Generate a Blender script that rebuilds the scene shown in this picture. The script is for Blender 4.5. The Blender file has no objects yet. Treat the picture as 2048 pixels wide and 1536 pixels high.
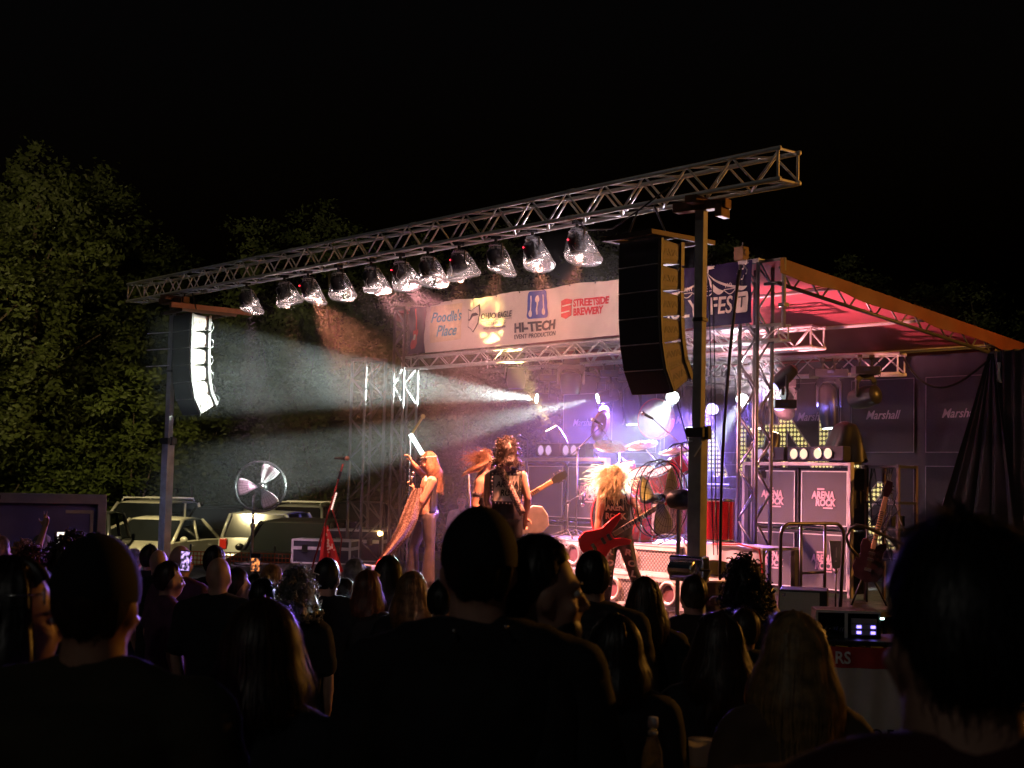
import bpy, bmesh, math, random
from mathutils import Matrix, Vector, noise
R = math.radians
rnd = random.Random(7)
sc = bpy.context.scene
COL = sc.collection

# ---------------------------------------------------------------- camera
FPX, PITCH, ROLL, CAMZ = 2840.0, R(3.97), R(1.35), 1.95
cam_d = bpy.data.cameras.new('camera'); cam = bpy.data.objects.new('camera', cam_d); COL.objects.link(cam)
CAM_M = Matrix.Translation((0, 0, CAMZ)) @ Matrix.Rotation(math.pi/2 + PITCH, 4, 'X') @ Matrix.Rotation(ROLL, 4, 'Z')
cam.matrix_world = CAM_M
cam_d.sensor_width = 36; cam_d.lens = FPX/2048*36
cam_d.clip_start = .05; cam_d.clip_end = 400
cam_d.dof.use_dof = True; cam_d.dof.focus_distance = 17.5; cam_d.dof.aperture_fstop = 6.0
sc.camera = cam
# ---------------------------------------------------------------- night sky, added fill sun, exposure
w = bpy.data.worlds.new('World'); sc.world = w; w.use_nodes = True
nt = w.node_tree; bg = nt.nodes['Background']
sky = nt.nodes.new('ShaderNodeTexSky'); sky.sky_type = 'NISHITA'; sky.sun_disc = False
sky.sun_elevation = R(-4); sky.sun_rotation = R(205)
nt.links.new(sky.outputs[0], bg.inputs[0]); bg.inputs[1].default_value = 0.05
md = bpy.data.lights.new('night_fill', 'SUN'); md.energy = .035; md.angle = R(.5); md.color = (1, .93, .82)  # sun lamp added as faint warm fill from behind the camera
night_fill = bpy.data.objects.new('night_fill', md); COL.objects.link(night_fill); night_fill.rotation_euler = (R(52), 0, R(-25))
sc.view_settings.view_transform = 'Standard'; sc.view_settings.look = 'None'
sc.view_settings.exposure = .5; sc.view_settings.gamma = 1
sc.render.engine = 'CYCLES'
cy = sc.cycles
cy.use_denoising = True
try: cy.denoiser = 'OPENIMAGEDENOISE'
except Exception: pass
cy.max_bounces = 5; cy.diffuse_bounces = 2; cy.glossy_bounces = 2; cy.transmission_bounces = 2
cy.transparent_max_bounces = 12; cy.volume_bounces = 0
cy.sample_clamp_indirect = 3; cy.volume_step_rate = 2.0; cy.volume_max_steps = 128
cy.use_light_tree = True

# ---------------------------------------------------------------- frames of reference
AZ = R(40); OX, OY = 2.63, 13.9
UV = Vector((-math.sin(AZ), math.cos(AZ), 0)); VV = Vector((math.cos(AZ), math.sin(AZ), 0))
ROTS = R(-50)                       # local x = toward stage left (-u), local y = upstage (v)
DECK = .5
def ST(u, v, z): return Vector((OX, OY, z)) + UV*u + VV*v
def gz(y): return -.03*max(-6, min(18, y))
def at(px, py, Y):                  # point at forward distance Y seen in direction (px,py) of the 2048 wide picture
    d = CAM_M.to_3x3() @ Vector(((px-1024)/FPX, (768-py)/FPX, -1.0)); return Vector((0, 0, CAMZ)) + d*(Y/d.y)

# ---------------------------------------------------------------- materials
MATS = {}
def mat(name, col, rough=.6, metal=0., var=.15, scale=12., bump=.0, emit=None, estr=0., spec=.5, trans=0.):
    if name in MATS: return MATS[name]
    m = bpy.data.materials.new(name); m.use_nodes = True; MATS[name] = m
    n = m.node_tree.nodes; l = m.node_tree.links; b = n['Principled BSDF']
    b.inputs['Roughness'].default_value = rough; b.inputs['Metallic'].default_value = metal
    b.inputs['Specular IOR Level'].default_value = spec
    tc = n.new('ShaderNodeTexCoord'); nz = n.new('ShaderNodeTexNoise'); nz.inputs['Scale'].default_value = scale; nz.inputs['Detail'].default_value = 4
    l.new(tc.outputs['Object'], nz.inputs['Vector'])
    r = n.new('ShaderNodeValToRGB'); e = r.color_ramp.elements
    e[0].position, e[1].position = .3, .7
    e[0].color = tuple(c*(1-var) for c in col)+(1,); e[1].color = tuple(min(1, c*(1+var)) for c in col)+(1,)
    l.new(nz.outputs[0], r.inputs[0]); l.new(r.outputs[0], b.inputs['Base Color'])
    if bump:
        bp = n.new('ShaderNodeBump'); bp.inputs['Strength'].default_value = bump; bp.inputs['Distance'].default_value = .01
        l.new(nz.outputs[0], bp.inputs['Height']); l.new(bp.outputs[0], b.inputs['Normal'])
    if emit: b.inputs['Emission Color'].default_value = (*emit, 1); b.inputs['Emission Strength'].default_value = estr
    if trans:
        t = n.new('ShaderNodeBsdfTranslucent'); mx = n.new('ShaderNodeMixShader'); mx.inputs[0].default_value = trans
        l.new(r.outputs[0], t.inputs[0]); l.new(b.outputs[0], mx.inputs[1]); l.new(t.outputs[0], mx.inputs[2])
        l.new(mx.outputs[0], n['Material Output'].inputs[0])
    return m
def clear_film(name, tint=(.9, .9, .92), film=.12, gloss=.16):
    m = bpy.data.materials.new(name); m.use_nodes = True; n = m.node_tree.nodes; l = m.node_tree.links
    n.remove(n['Principled BSDF'])
    tr = n.new('ShaderNodeBsdfTransparent'); tr.inputs[0].default_value = (*tint, 1)
    gl = n.new('ShaderNodeBsdfGlossy'); gl.inputs['Roughness'].default_value = .12
    df = n.new('ShaderNodeBsdfTranslucent'); df.inputs[0].default_value = (.9, .88, .88, 1)
    nz = n.new('ShaderNodeTexNoise'); nz.inputs['Scale'].default_value = 22; tc = n.new('ShaderNodeTexCoord')
    l.new(tc.outputs['Object'], nz.inputs['Vector'])
    bp = n.new('ShaderNodeBump'); bp.inputs['Strength'].default_value = .8; bp.inputs['Distance'].default_value = .03
    l.new(nz.outputs[0], bp.inputs['Height']); l.new(bp.outputs[0], gl.inputs['Normal'])
    lw = n.new('ShaderNodeLayerWeight'); lw.inputs[0].default_value = .35
    a = n.new('ShaderNodeMath'); a.operation = 'MULTIPLY_ADD'; a.inputs[1].default_value = .55; a.inputs[2].default_value = gloss*.5; a.use_clamp = True
    l.new(lw.outputs['Facing'], a.inputs[0])
    m1 = n.new('ShaderNodeMixShader'); m2 = n.new('ShaderNodeMixShader')
    rp = n.new('ShaderNodeMath'); rp.operation = 'MULTIPLY'; rp.inputs[1].default_value = film*2
    l.new(nz.outputs[0], rp.inputs[0]); l.new(rp.outputs[0], m1.inputs[0])
    l.new(tr.outputs[0], m1.inputs[1]); l.new(df.outputs[0], m1.inputs[2])
    l.new(a.outputs[0], m2.inputs[0]); l.new(m1.outputs[0], m2.inputs[1]); l.new(gl.outputs[0], m2.inputs[2])
    l.new(m2.outputs[0], n['Material Output'].inputs[0]); MATS[name] = m; return m
def emis(name, col, s):
    if name in MATS: return MATS[name]
    m = bpy.data.materials.new(name); m.use_nodes = True; n = m.node_tree.nodes; l = m.node_tree.links
    e = n.new('ShaderNodeEmission'); e.inputs[0].default_value = (*col, 1); e.inputs[1].default_value = s
    l.new(e.outputs[0], n['Material Output'].inputs[0]); MATS[name] = m
    m.cycles.emission_sampling = 'NONE' if s < 5 else 'AUTO'
    return m
def screen_mat(name, c, s):
    m = bpy.data.materials.new(name); m.use_nodes = True; n = m.node_tree.nodes; l = m.node_tree.links
    tc = n.new('ShaderNodeTexCoord'); nz = n.new('ShaderNodeTexNoise'); nz.inputs['Scale'].default_value = 45; l.new(tc.outputs['Object'], nz.inputs['Vector'])
    r = n.new('ShaderNodeValToRGB'); e = r.color_ramp.elements; e[0].position, e[1].position = .42, .66; e[0].color = (.01, .008, .012, 1); e[1].color = (*c, 1); l.new(nz.outputs[0], r.inputs[0])
    em = n.new('ShaderNodeEmission'); em.inputs[1].default_value = s; l.new(r.outputs[0], em.inputs[0]); l.new(em.outputs[0], n['Material Output'].inputs[0]); return m
def pattern_mat(name, kind, c0, c1, scale, rough=.5, metal=0., bump=.0):
    m = bpy.data.materials.new(name); m.use_nodes = True; n = m.node_tree.nodes; l = m.node_tree.links; b = n['Principled BSDF']; MATS[name] = m
    b.inputs['Roughness'].default_value = rough; b.inputs['Metallic'].default_value = metal
    tc = n.new('ShaderNodeTexCoord'); mp = n.new('ShaderNodeMapping'); l.new(tc.outputs['Object'], mp.inputs[0])
    r = n.new('ShaderNodeValToRGB'); e = r.color_ramp.elements; e[0].color = (*c0, 1); e[1].color = (*c1, 1)
    if kind == 'dots':
        v = n.new('ShaderNodeTexVoronoi'); v.voronoi_dimensions = '2D'; v.inputs['Randomness'].default_value = 0; v.inputs['Scale'].default_value = scale
        l.new(mp.outputs[0], v.inputs['Vector']); l.new(v.outputs['Distance'], r.inputs[0]); e[0].color, e[1].color = (*c1, 1), (*c0, 1); e[0].position, e[1].position = .34, .42
        # flat signs lie in local x/z: swing z into y
        mp.inputs['Rotation'].default_value = (R(-90), 0, 0)
    elif kind == 'tread':
        mp.inputs['Rotation'].default_value = (R(-90), R(0), R(45)); ck = n.new('ShaderNodeTexChecker'); ck.inputs['Scale'].default_value = scale
        v = n.new('ShaderNodeTexVoronoi'); v.voronoi_dimensions = '2D'; v.inputs['Randomness'].default_value = .0; v.inputs['Scale'].default_value = scale
        l.new(mp.outputs[0], v.inputs['Vector']); l.new(v.outputs['Distance'], r.inputs[0]); e[0].position, e[1].position = .25, .45
        e[0].color, e[1].color = (*c1, 1), (*c0, 1)
    elif kind == 'weave':
        v = n.new('ShaderNodeTexNoise'); v.inputs['Scale'].default_value = scale; v.inputs['Detail'].default_value = 6
        l.new(tc.outputs['Object'], v.inputs['Vector']); l.new(v.outputs[0], r.inputs[0]); e[0].position, e[1].position = .4, .6
    l.new(r.outputs[0], b.inputs['Base Color'])
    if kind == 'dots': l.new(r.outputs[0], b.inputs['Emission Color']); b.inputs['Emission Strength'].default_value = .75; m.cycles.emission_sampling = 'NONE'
    if bump:
        bp = n.new('ShaderNodeBump'); bp.inputs['Strength'].default_value = bump; bp.inputs['Distance'].default_value = .01
        l.new(r.outputs[0], bp.inputs['Height']); l.new(bp.outputs[0], b.inputs['Normal'])
    return m
ALU = mat('aluminium', (.74, .73, .72), .4, .2, .12, 9)
STEEL = mat('dark_steel', (.09, .085, .08), .5, .6, .2, 8)
PAINTED = mat('painted_post', (.34, .32, .3), .55, .0, .25, 6, .2)
BLK = mat('black_metal', (.018, .018, .019), .45, .2, .3, 15, .1)
BLKP = mat('black_plastic', (.015, .015, .016), .4, 0, .3, 20, .1)
GRILLE = mat('grille_cloth', (.022, .022, .024), .8, 0, .25, 120, .3)
TOLEX = mat('tolex', (.035, .033, .036), .7, 0, .3, 90, .4)
CAB_CLOTH = pattern_mat('cabinet_cloth', 'weave', (.085, .08, .085), (.12, .112, .12), 240, .85)
WHITE = mat('white_paint', (.75, .74, .72), .5, 0, .08, 10)
CHROME = mat('chrome', (.8, .79, .78), .16, 1, .08, 8)
RUBBER = mat('black_rubber', (.012, .012, .012), .75, 0, .2, 20)
RED_LACQ = mat('red_lacquer', (.55, .012, .02), .22, 0, .1, 6)
SKIN = mat('skin', (.52, .3, .22), .5, 0, .08, 18, .05)
SKIN2 = mat('skin_tanned', (.46, .24, .16), .45, 0, .1, 18, .05)
LEATHER = mat('leather', (.05, .042, .04), .32, 0, .35, 9, .6)
GLASS = mat('car_glass', (.012, .014, .016), .06, 0, .1, 3, 0, spec=.8)
TYRE = mat('tyre_rubber', (.015, .015, .015), .8, 0, .2, 30)

# ---------------------------------------------------------------- mesh helpers
class MB:
    def __init__(s): s.v = []; s.f = []; s.mi = []; s.cur = 0
    def add(s, vs, fs):
        o = len(s.v); s.v += [tuple(p) for p in vs]; s.f += [tuple(i+o for i in f) for f in fs]; s.mi += [s.cur]*len(fs); return s
    def box(s, c, d, M=None, top=1.0):
        x, y, z = d[0]/2, d[1]/2, d[2]/2
        vs = [Vector((sx*x*(top if sz > 0 else 1), sy*y*(top if sz > 0 else 1), sz*z)) for sz in (-1, 1) for sy in (-1, 1) for sx in (-1, 1)]
        if M: vs = [M @ p for p in vs]
        c = Vector(c); vs = [p+c for p in vs]
        return s.add(vs, [(0, 2, 3, 1), (4, 5, 7, 6), (0, 1, 5, 4), (2, 6, 7, 3), (0, 4, 6, 2), (1, 3, 7, 5)])
    def cyl(s, a, b, r0, r1=None, n=10, cap=True):
        a, b = Vector(a), Vector(b); r1 = r0 if r1 is None else r1
        d = (b-a); d = d.normalized() if d.length > 1e-9 else Vector((0, 0, 1))
        x = d.orthogonal().normalized(); y = d.cross(x)
        vs = []
        for p, r in ((a, r0), (b, r1)):
            for i in range(n):
                t = 2*math.pi*i/n; vs.append(p+x*(r*math.cos(t))+y*(r*math.sin(t)))
        fs = [(i, (i+1) % n, n+(i+1) % n, n+i) for i in range(n)]
        if cap: fs += [tuple(range(n-1, -1, -1)), tuple(range(n, 2*n))]
        return s.add(vs, fs)
    def tube(s, pts, r, n=8, closed=False):
        pts = [Vector(p) for p in pts]; m = len(pts); vs = []; prev = None
        rr = r if isinstance(r, (list, tuple)) else [r]*m
        for i, p in enumerate(pts):
            if closed: d = pts[(i+1) % m]-pts[i-1]
            else: d = pts[min(i+1, m-1)]-pts[max(i-1, 0)]
            d = d.normalized() if d.length > 1e-9 else Vector((0, 0, 1))
            x = (prev-d*prev.dot(d)) if prev else d.orthogonal()
            if x.length < 1e-6: x = d.orthogonal()
            x.normalize(); prev = x; y = d.cross(x)
            for k in range(n):
                t = 2*math.pi*k/n; vs.append(p+x*(rr[i]*math.cos(t))+y*(rr[i]*math.sin(t)))
        fs = []
        for i in range(m if closed else m-1):
            j = (i+1) % m
            for k in range(n): fs.append((i*n+k, i*n+(k+1) % n, j*n+(k+1) % n, j*n+k))
        if not closed: fs += [tuple(range(n-1, -1, -1)), tuple((m-1)*n+k for k in range(n))]
        return s.add(vs, fs)
    def ell(s, c, r, M=None, nu=12, nv=8):
        c = Vector(c); vs = []; r = (r, r, r) if not hasattr(r, '__len__') else r
        def T(p):
            p = Vector(p); return c+(M @ p if M else p)
        vs.append(T((0, 0, r[2])))
        for i in range(1, nv):
            th = math.pi*i/nv
            for j in range(nu):
                ph = 2*math.pi*j/nu; vs.append(T((r[0]*math.sin(th)*math.cos(ph), r[1]*math.sin(th)*math.sin(ph), r[2]*math.cos(th))))
        vs.append(T((0, 0, -r[2]))); last = len(vs)-1
        fs = [(0, 1+j, 1+(j+1) % nu) for j in range(nu)]
        for i in range(nv-2):
            for j in range(nu):
                a = 1+i*nu+j; b = 1+i*nu+(j+1) % nu; fs.append((a, a+nu, b+nu, b))
        fs += [(last, 1+(nv-2)*nu+(j+1) % nu, 1+(nv-2)*nu+j) for j in range(nu)]
        return s.add(vs, fs)
    def caps(s, pts, rs, n=10):       # chain of tapered capsules
        for i in range(len(pts)-1):
            s.cyl(pts[i], pts[i+1], rs[i], rs[i+1], n)
        for p, r in zip(pts, rs): s.ell(p, r, None, n, 6)
        return s
    def lathe(s, prof, n=20, M=None, c=(0, 0, 0), capped=True):   # profile (r,z)
        c = Vector(c); vs = []
        for r, z in prof:
            for j in range(n):
                t = 2*math.pi*j/n; p = Vector((r*math.cos(t), r*math.sin(t), z)); vs.append(c+(M @ p if M else p))
        m = len(prof); fs = [(i*n+j, i*n+(j+1) % n, (i+1)*n+(j+1) % n, (i+1)*n+j) for i in range(m-1) for j in range(n)]
        if capped: fs += [tuple(range(n-1, -1, -1)), tuple((m-1)*n+j for j in range(n))]
        return s.add(vs, fs)
    def prism(s, poly, y0, y1, M=None, c=(0, 0, 0)):   # polygon in x/z extruded along y
        c = Vector(c); n = len(poly)
        vs = [Vector((x, y0, z)) for x, z in poly]+[Vector((x, y1, z)) for x, z in poly]
        vs = [c+(M @ p if M else p) for p in vs]
        fs = [tuple(range(n)), tuple(range(2*n-1, n-1, -1))]+[(i, n+i, n+(i+1) % n, (i+1) % n) for i in range(n)]
        return s.add(vs, fs)
    def grid(s, fn, nu, nv):
        vs = [fn(i/nu, j/nv) for j in range(nv+1) for i in range(nu+1)]
        fs = [(j*(nu+1)+i, j*(nu+1)+i+1, (j+1)*(nu+1)+i+1, (j+1)*(nu+1)+i) for j in range(nv) for i in range(nu)]
        return s.add(vs, fs)
    def loft(s, rings):
        n = len(rings[0]); vs = [p for r in rings for p in r]; m = len(rings)
        fs = [(i*n+j, i*n+(j+1) % n, (i+1)*n+(j+1) % n, (i+1)*n+j) for i in range(m-1) for j in range(n)]
        fs += [tuple(range(n-1, -1, -1)), tuple((m-1)*n+j for j in range(n))]
        return s.add(vs, fs)
    def mesh(s, name, mats, smooth=False):
        me = bpy.data.meshes.new(name); me.from_pydata(s.v, [], s.f)
        for m in (mats if isinstance(mats, (list, tuple)) else [mats] if mats else []): me.materials.append(m)
        if any(s.mi): me.polygons.foreach_set('material_index', s.mi)
        if smooth: me.polygons.foreach_set('use_smooth', [True]*len(me.polygons))
        me.update(); return me
    def build(s, name, mats, parent=None, smooth=False, loc=None, rz=0, bevel=0, fix=True):
        me = s.mesh(name, mats, smooth)
        if fix:
            bm = bmesh.new(); bm.from_mesh(me); bmesh.ops.recalc_face_normals(bm, faces=bm.faces); bm.to_mesh(me); bm.free()
        o = obj(name, me, parent, loc, rz)
        if bevel:
            b = o.modifiers.new('bevel', 'BEVEL'); b.width = bevel; b.segments = 2; b.limit_method = 'ANGLE'
        return o
def obj(name, me, parent=None, loc=None, rz=0):
    o = bpy.data.objects.new(name, me); COL.objects.link(o)
    if parent: o.parent = parent
    if loc is not None: o.location = loc
    if rz: o.rotation_euler = (0, 0, rz)
    return o
def tag(o, label=None, cat=None, group=None, kind=None):
    if label: o['label'] = label
    if cat: o['category'] = cat
    if group: o['group'] = group
    if kind: o['kind'] = kind
    return o
def thing(name, loc, rz, label, cat, group=None):
    o = obj(name, None, None, loc, rz); return tag(o, label, cat, group)
def copy_tree(o, parent=None):
    c = o.copy(); COL.objects.link(c); c.parent = parent
    for ch in o.children: copy_tree(ch, c)
    return c
def wmat(o): return Matrix.Translation(o.location) @ Matrix.Rotation(o.rotation_euler[2], 4, 'Z')
def lettering(body, size, m, parent, loc, name='lettering', shear=0., extr=.002, align='LEFT', rot=(R(90), 0, 0), off=0., space=1., sx=1.):
    cu = bpy.data.curves.new('t', 'FONT'); cu.body = body; cu.size = size; cu.shear = shear; cu.extrude = extr; cu.align_x = align
    cu.offset = off; cu.space_character = space; cu.resolution_u = 3; cu.space_line = .85
    to = bpy.data.objects.new('t', cu); COL.objects.link(to)
    dg = bpy.context.evaluated_depsgraph_get(); dg.update(); me = bpy.data.meshes.new_from_object(to.evaluated_get(dg))
    bpy.data.objects.remove(to); bpy.data.curves.remove(cu)
    me.materials.clear(); me.materials.append(m)
    # bake x squeeze and the upright turn into the mesh
    Rm = Matrix.Rotation(rot[2], 4, 'Z') @ Matrix.Rotation(rot[1], 4, 'Y') @ Matrix.Rotation(rot[0], 4, 'X')
    me.transform(Rm @ Matrix.Diagonal((sx, 1, 1, 1)))
    return obj(name, me, parent, loc)
def remeshed(mb, name, m, parent, vox=.02, it=4, loc=None):
    o = mb.build(name, m, parent, True, loc, fix=False)
    r = o.modifiers.new('skin', 'REMESH'); r.mode = 'VOXEL'; r.voxel_size = vox; r.use_smooth_shade = True
    s = o.modifiers.new('soft', 'SMOOTH'); s.iterations = it; s.factor = .5
    return o
def light(kind, name, parent, pos, target, energy, color, size=R(40), blend=.4, rad=.05):
    d = bpy.data.lights.new(name, kind); d.energy = energy; d.color = color; d.shadow_soft_size = rad
    if kind == 'SPOT': d.spot_size = size; d.spot_blend = blend
    o = bpy.data.objects.new(name, d); COL.objects.link(o)
    dirv = (Vector(target)-Vector(pos)).normalized()
    M = Matrix.Translation(pos) @ dirv.to_track_quat('-Z', 'Y').to_matrix().to_4x4()
    if parent: o.parent = parent; o.matrix_local = wmat(parent).inverted() @ M
    else: o.matrix_world = M
    return o
def frame_to(d, up=Vector((0, 0, 1))):      # 3x3 turning local -z... local z onto d
    return Vector(d).normalized().to_track_quat('Z', 'Y').to_matrix()

# ================================================================ GROUND
import numpy as np
rng = np.random.default_rng(5)
def ground_mat():
    m = bpy.data.materials.new('grass_ground'); m.use_nodes = True; n = m.node_tree.nodes; l = m.node_tree.links; b = n['Principled BSDF']
    b.inputs['Roughness'].default_value = .95
    tc = n.new('ShaderNodeTexCoord'); a = n.new('ShaderNodeTexNoise'); a.inputs['Scale'].default_value = .35; a.inputs['Detail'].default_value = 8
    l.new(tc.outputs['Object'], a.inputs['Vector']); r = n.new('ShaderNodeValToRGB'); e = r.color_ramp.elements
    e[0].color = (.035, .05, .018, 1); e[1].color = (.075, .07, .035, 1); e[0].position, e[1].position = .35, .65
    l.new(a.outputs[0], r.inputs[0]); l.new(r.outputs[0], b.inputs['Base Color']); return m
mb = MB(); ys = [-40, -6, 0, 6, 12, 18, 40, 90, 220]; xs = [-160, -40, -10, 10, 40, 160]
mb.add([(x, y, gz(y)) for y in ys for x in xs], [(j*6+i, j*6+i+1, (j+1)*6+i+1, (j+1)*6+i) for j in range(len(ys)-1) for i in range(5)])
tag(mb.build('ground', ground_mat()), kind='structure')
GL = gz(30)
mb = MB(); mb.box((-9, 35.5, GL+.003), (34, 17, .006))
tag(mb.build('parking_lot', mat('asphalt', (.05, .05, .048), .9, 0, .3, 6, .3)), kind='structure')

# ================================================================ TREES
BARK = mat('bark', (.09, .065, .045), .95, 0, .4, 9, .8)
def leaf_mat(name, c):
    m = mat(name, c, .6, 0, .35, .9, 0, trans=.3); n = m.node_tree.nodes; l = m.node_tree.links
    # rounded crown normals, so that the mass of leaves shades as one soft volume
    tc = n.new('ShaderNodeTexCoord'); mp = n.new('ShaderNodeMapping'); mp.inputs['Location'].default_value = (0, 0, -2.5); mp.inputs['Scale'].default_value = (1, 1, .16); no = n.new('ShaderNodeVectorMath'); no.operation = 'NORMALIZE'; vt = n.new('ShaderNodeVectorTransform'); vt.vector_type = 'NORMAL'; vt.convert_from = 'OBJECT'; vt.convert_to = 'WORLD'
    l.new(tc.outputs['Object'], mp.inputs[0]); l.new(mp.outputs[0], no.inputs[0]); l.new(no.outputs[0], vt.inputs[0])
    ge = n.new('ShaderNodeNewGeometry'); mxn = n.new('ShaderNodeMix'); mxn.data_type = 'VECTOR'; mxn.inputs[0].default_value = .45; l.new(vt.outputs[0], mxn.inputs[4]); l.new(ge.outputs['Normal'], mxn.inputs[5]); nn = n.new('ShaderNodeVectorMath'); nn.operation = 'NORMALIZE'; l.new(mxn.outputs[1], nn.inputs[0])
    for nd in n:
        if nd.type in ('BSDF_PRINCIPLED', 'BSDF_TRANSLUCENT'): l.new(nn.outputs[0], nd.inputs['Normal'])
    return m
LEAF = [leaf_mat('leaves_mid', (.062, .08, .018)), leaf_mat('leaves_far', (.1, .13, .04)), leaf_mat('leaves_pale', (.1, .135, .028))]  # far leaves paler and near ones darker, to offset the lamp falloff
def leaf_mesh(name, blobs, n, size, m, seed):
    g = np.random.default_rng(seed); B = np.array(blobs, float)       # x y z rx ry rz
    vol = B[:, 3]*B[:, 4]*B[:, 5]; wts = vol**.67; wts /= wts.sum(); k = g.choice(len(B), n, p=wts)
    d = g.normal(size=(n, 3)); d /= np.linalg.norm(d, axis=1)[:, None]
    rad = 1-.45*g.random(n)**1.6
    # sprays: gather leaves round twig tips so that the crown breaks up into tufts
    c = B[k, :3]+d*B[k, 3:6]*rad[:, None]
    tips = c[g.choice(n, max(8, n//75))]
    own = g.integers(0, len(tips), n)
    near = tips[own]+g.normal(size=(n, 3))*np.array([.34, .34, .2])*size*7
    pick = g.random(n) < .86; c = np.where(pick[:, None], near, c)
    a = g.normal(size=(n, 3)); a[:, 2] *= .6; a /= np.linalg.norm(a, axis=1)[:, None]
    b = np.cross(a, g.normal(size=(n, 3))); b /= np.linalg.norm(b, axis=1)[:, None]
    s = size*(.6+.8*g.random(n))[:, None]
    nrm = np.cross(a, b)
    v = np.stack([c-a*s, c+b*s*.45+nrm*s*.12, c+a*s, c-b*s*.45+nrm*s*.12], 1).reshape(-1, 3)
    me = bpy.data.meshes.new(name); me.vertices.add(4*n); me.vertices.foreach_set('co', v.ravel())
    me.loops.add(4*n); me.loops.foreach_set('vertex_index', np.arange(4*n, dtype=np.int32))
    me.polygons.add(n); me.polygons.foreach_set('loop_start', np.arange(0, 4*n, 4, dtype=np.int32)); me.polygons.foreach_set('loop_total', np.full(n, 4, dtype=np.int32))
    me.materials.append(m); me.update(calc_edges=True); return me
def tree(px, ptop, Y, rad, label, kind=0, nleaf=9000, trunk_h=.3, leaf=.15, seed=1, low=.12, group='trees beyond the parking lot'):
    Y *= 1.16; rad *= 1.16; top = at(px, ptop, Y); g = random.Random(seed); base = Vector((top.x, Y, gz(Y))); H = top.z-base.z
    nleaf = int(nleaf*2.6); leaf = leaf*.6; t = thing('tree', base, 0, label, 'tree', group)
    th = H*trunk_h; mb = MB(); lean = Vector((g.uniform(-.4, .4), g.uniform(-.4, .4), 0))
    r0 = .035*H/2
    mb.tube([Vector((0, 0, -.1)), lean*.3+Vector((0, 0, th*.6)), lean*.6+Vector((0, 0, th*1.3)), lean+Vector((0, 0, H*.72))], [r0*1.3, r0, r0*.75, r0*.2], 8)
    blobs = []; nb = 13
    for i in range(nb):
        f = (i+.5)/nb; z = H*(low+(1-low)*f*.93); a = g.uniform(0, 6.28)
        prof = math.sin(math.pi*min(1, .2+.82*f))**.6
        q = rad*prof*g.uniform(.25, .72) if f < .88 else rad*.15
        c = Vector((q*math.cos(a), q*math.sin(a)*.8, z)); r = rad*g.uniform(.34, .52)*(.6+.5*prof)
        blobs.append((c.x, c.y, min(c.z, H-r*.8), r, r, r*.85))
        mb.tube([lean*.5+Vector((0, 0, min(z, th*1.1)*g.uniform(.6, .95))), c*.55+Vector((0, 0, z*.35)), c], [r0*.42, r0*.25, .02], 6)
    mb.build('trunk', BARK, t, True)
    obj('crown', leaf_mesh('crown', blobs, nleaf, leaf, LEAF[kind], seed), t)
    return t
TREES = [
 (70, 285, 40, 4.6, 'tallest broad leafy tree above the blue trailer', 0, 15000, .3, .17, 11),
 (205, 330, 44, 4.2, 'tall rounded tree leaning out behind the trailer tree', 0, 12000, .3, .17, 12),
 (-60, 400, 36, 3.6, 'leafy tree with a bare pale trunk beside the trailer', 0, 8000, .3, .17, 13),
 (310, 470, 47, 3.2, 'ragged tree between the tall trees and the far line array', 1, 7000, .3, .16, 14),
 (500, 425, 50, 3.4, 'dim tree rising behind the far end of the long truss', 1, 8000, .3, .17, 15),
 (680, 405, 52, 4.0, 'dim round-topped tree behind the middle of the long truss', 1, 9000, .3, .17, 16),
 (850, 470, 54, 3.8, 'dim low tree behind the bagged stage lights', 1, 7000, .3, .17, 17),
 (1010, 425, 56, 3.8, 'dim tree poking just above the long truss', 1, 7000, .3, .17, 18),
 (1215, 450, 56, 3.4, 'dim tree beside the dark line array', 1, 6000, .3, .17, 19),
 (1480, 470, 60, 4.2, 'hardly lit tree behind the stage roof peak', 1, 6000, .3, .18, 20),
 (1720, 520, 60, 4.4, 'hardly lit tree behind the sloping roof edge', 1, 6000, .3, .18, 21),
 (1960, 540, 60, 4.6, 'hardly lit tree past the back corner of the roof', 1, 6000, .3, .18, 22),
]
for a in TREES: tree(*a[:5], kind=a[5], nleaf=a[6], trunk_h=a[7], leaf=a[8], seed=a[9])
BUSH = [(-20, 800, 38, 2.6, 2, 'leafy bush against the trailer tree trunks'), (130, 840, 38.5, 2.6, 2, 'pale green bush behind the dark hatchback'),
 (270, 770, 39, 3.0, 2, 'brightest yellow-green shrub behind the white sport utility car'), (400, 800, 40, 2.8, 0, 'shrub behind the post under the far line array'),
 (530, 740, 42, 3.4, 0, 'tall shrub behind the standing fan'), (660, 760, 42, 3.2, 0, 'tall shrub behind the leaning microphone stand'),
 (790, 730, 43, 3.4, 0, 'tall shrub behind the far stage tower'), (930, 770, 43, 3.2, 1, 'dark shrub behind the two guitarists'),
 (590, 600, 46, 3.6, 1, 'dim leafy growth above the shrubs and fan'), (420, 640, 45, 3.4, 1, 'dim leafy growth beside the bright line array'),
 (770, 590, 47, 3.8, 1, 'dim leafy growth left of the sponsor banner'), (150, 600, 43, 3.6, 0, 'dense ivy growth under the tall trees')]
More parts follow.
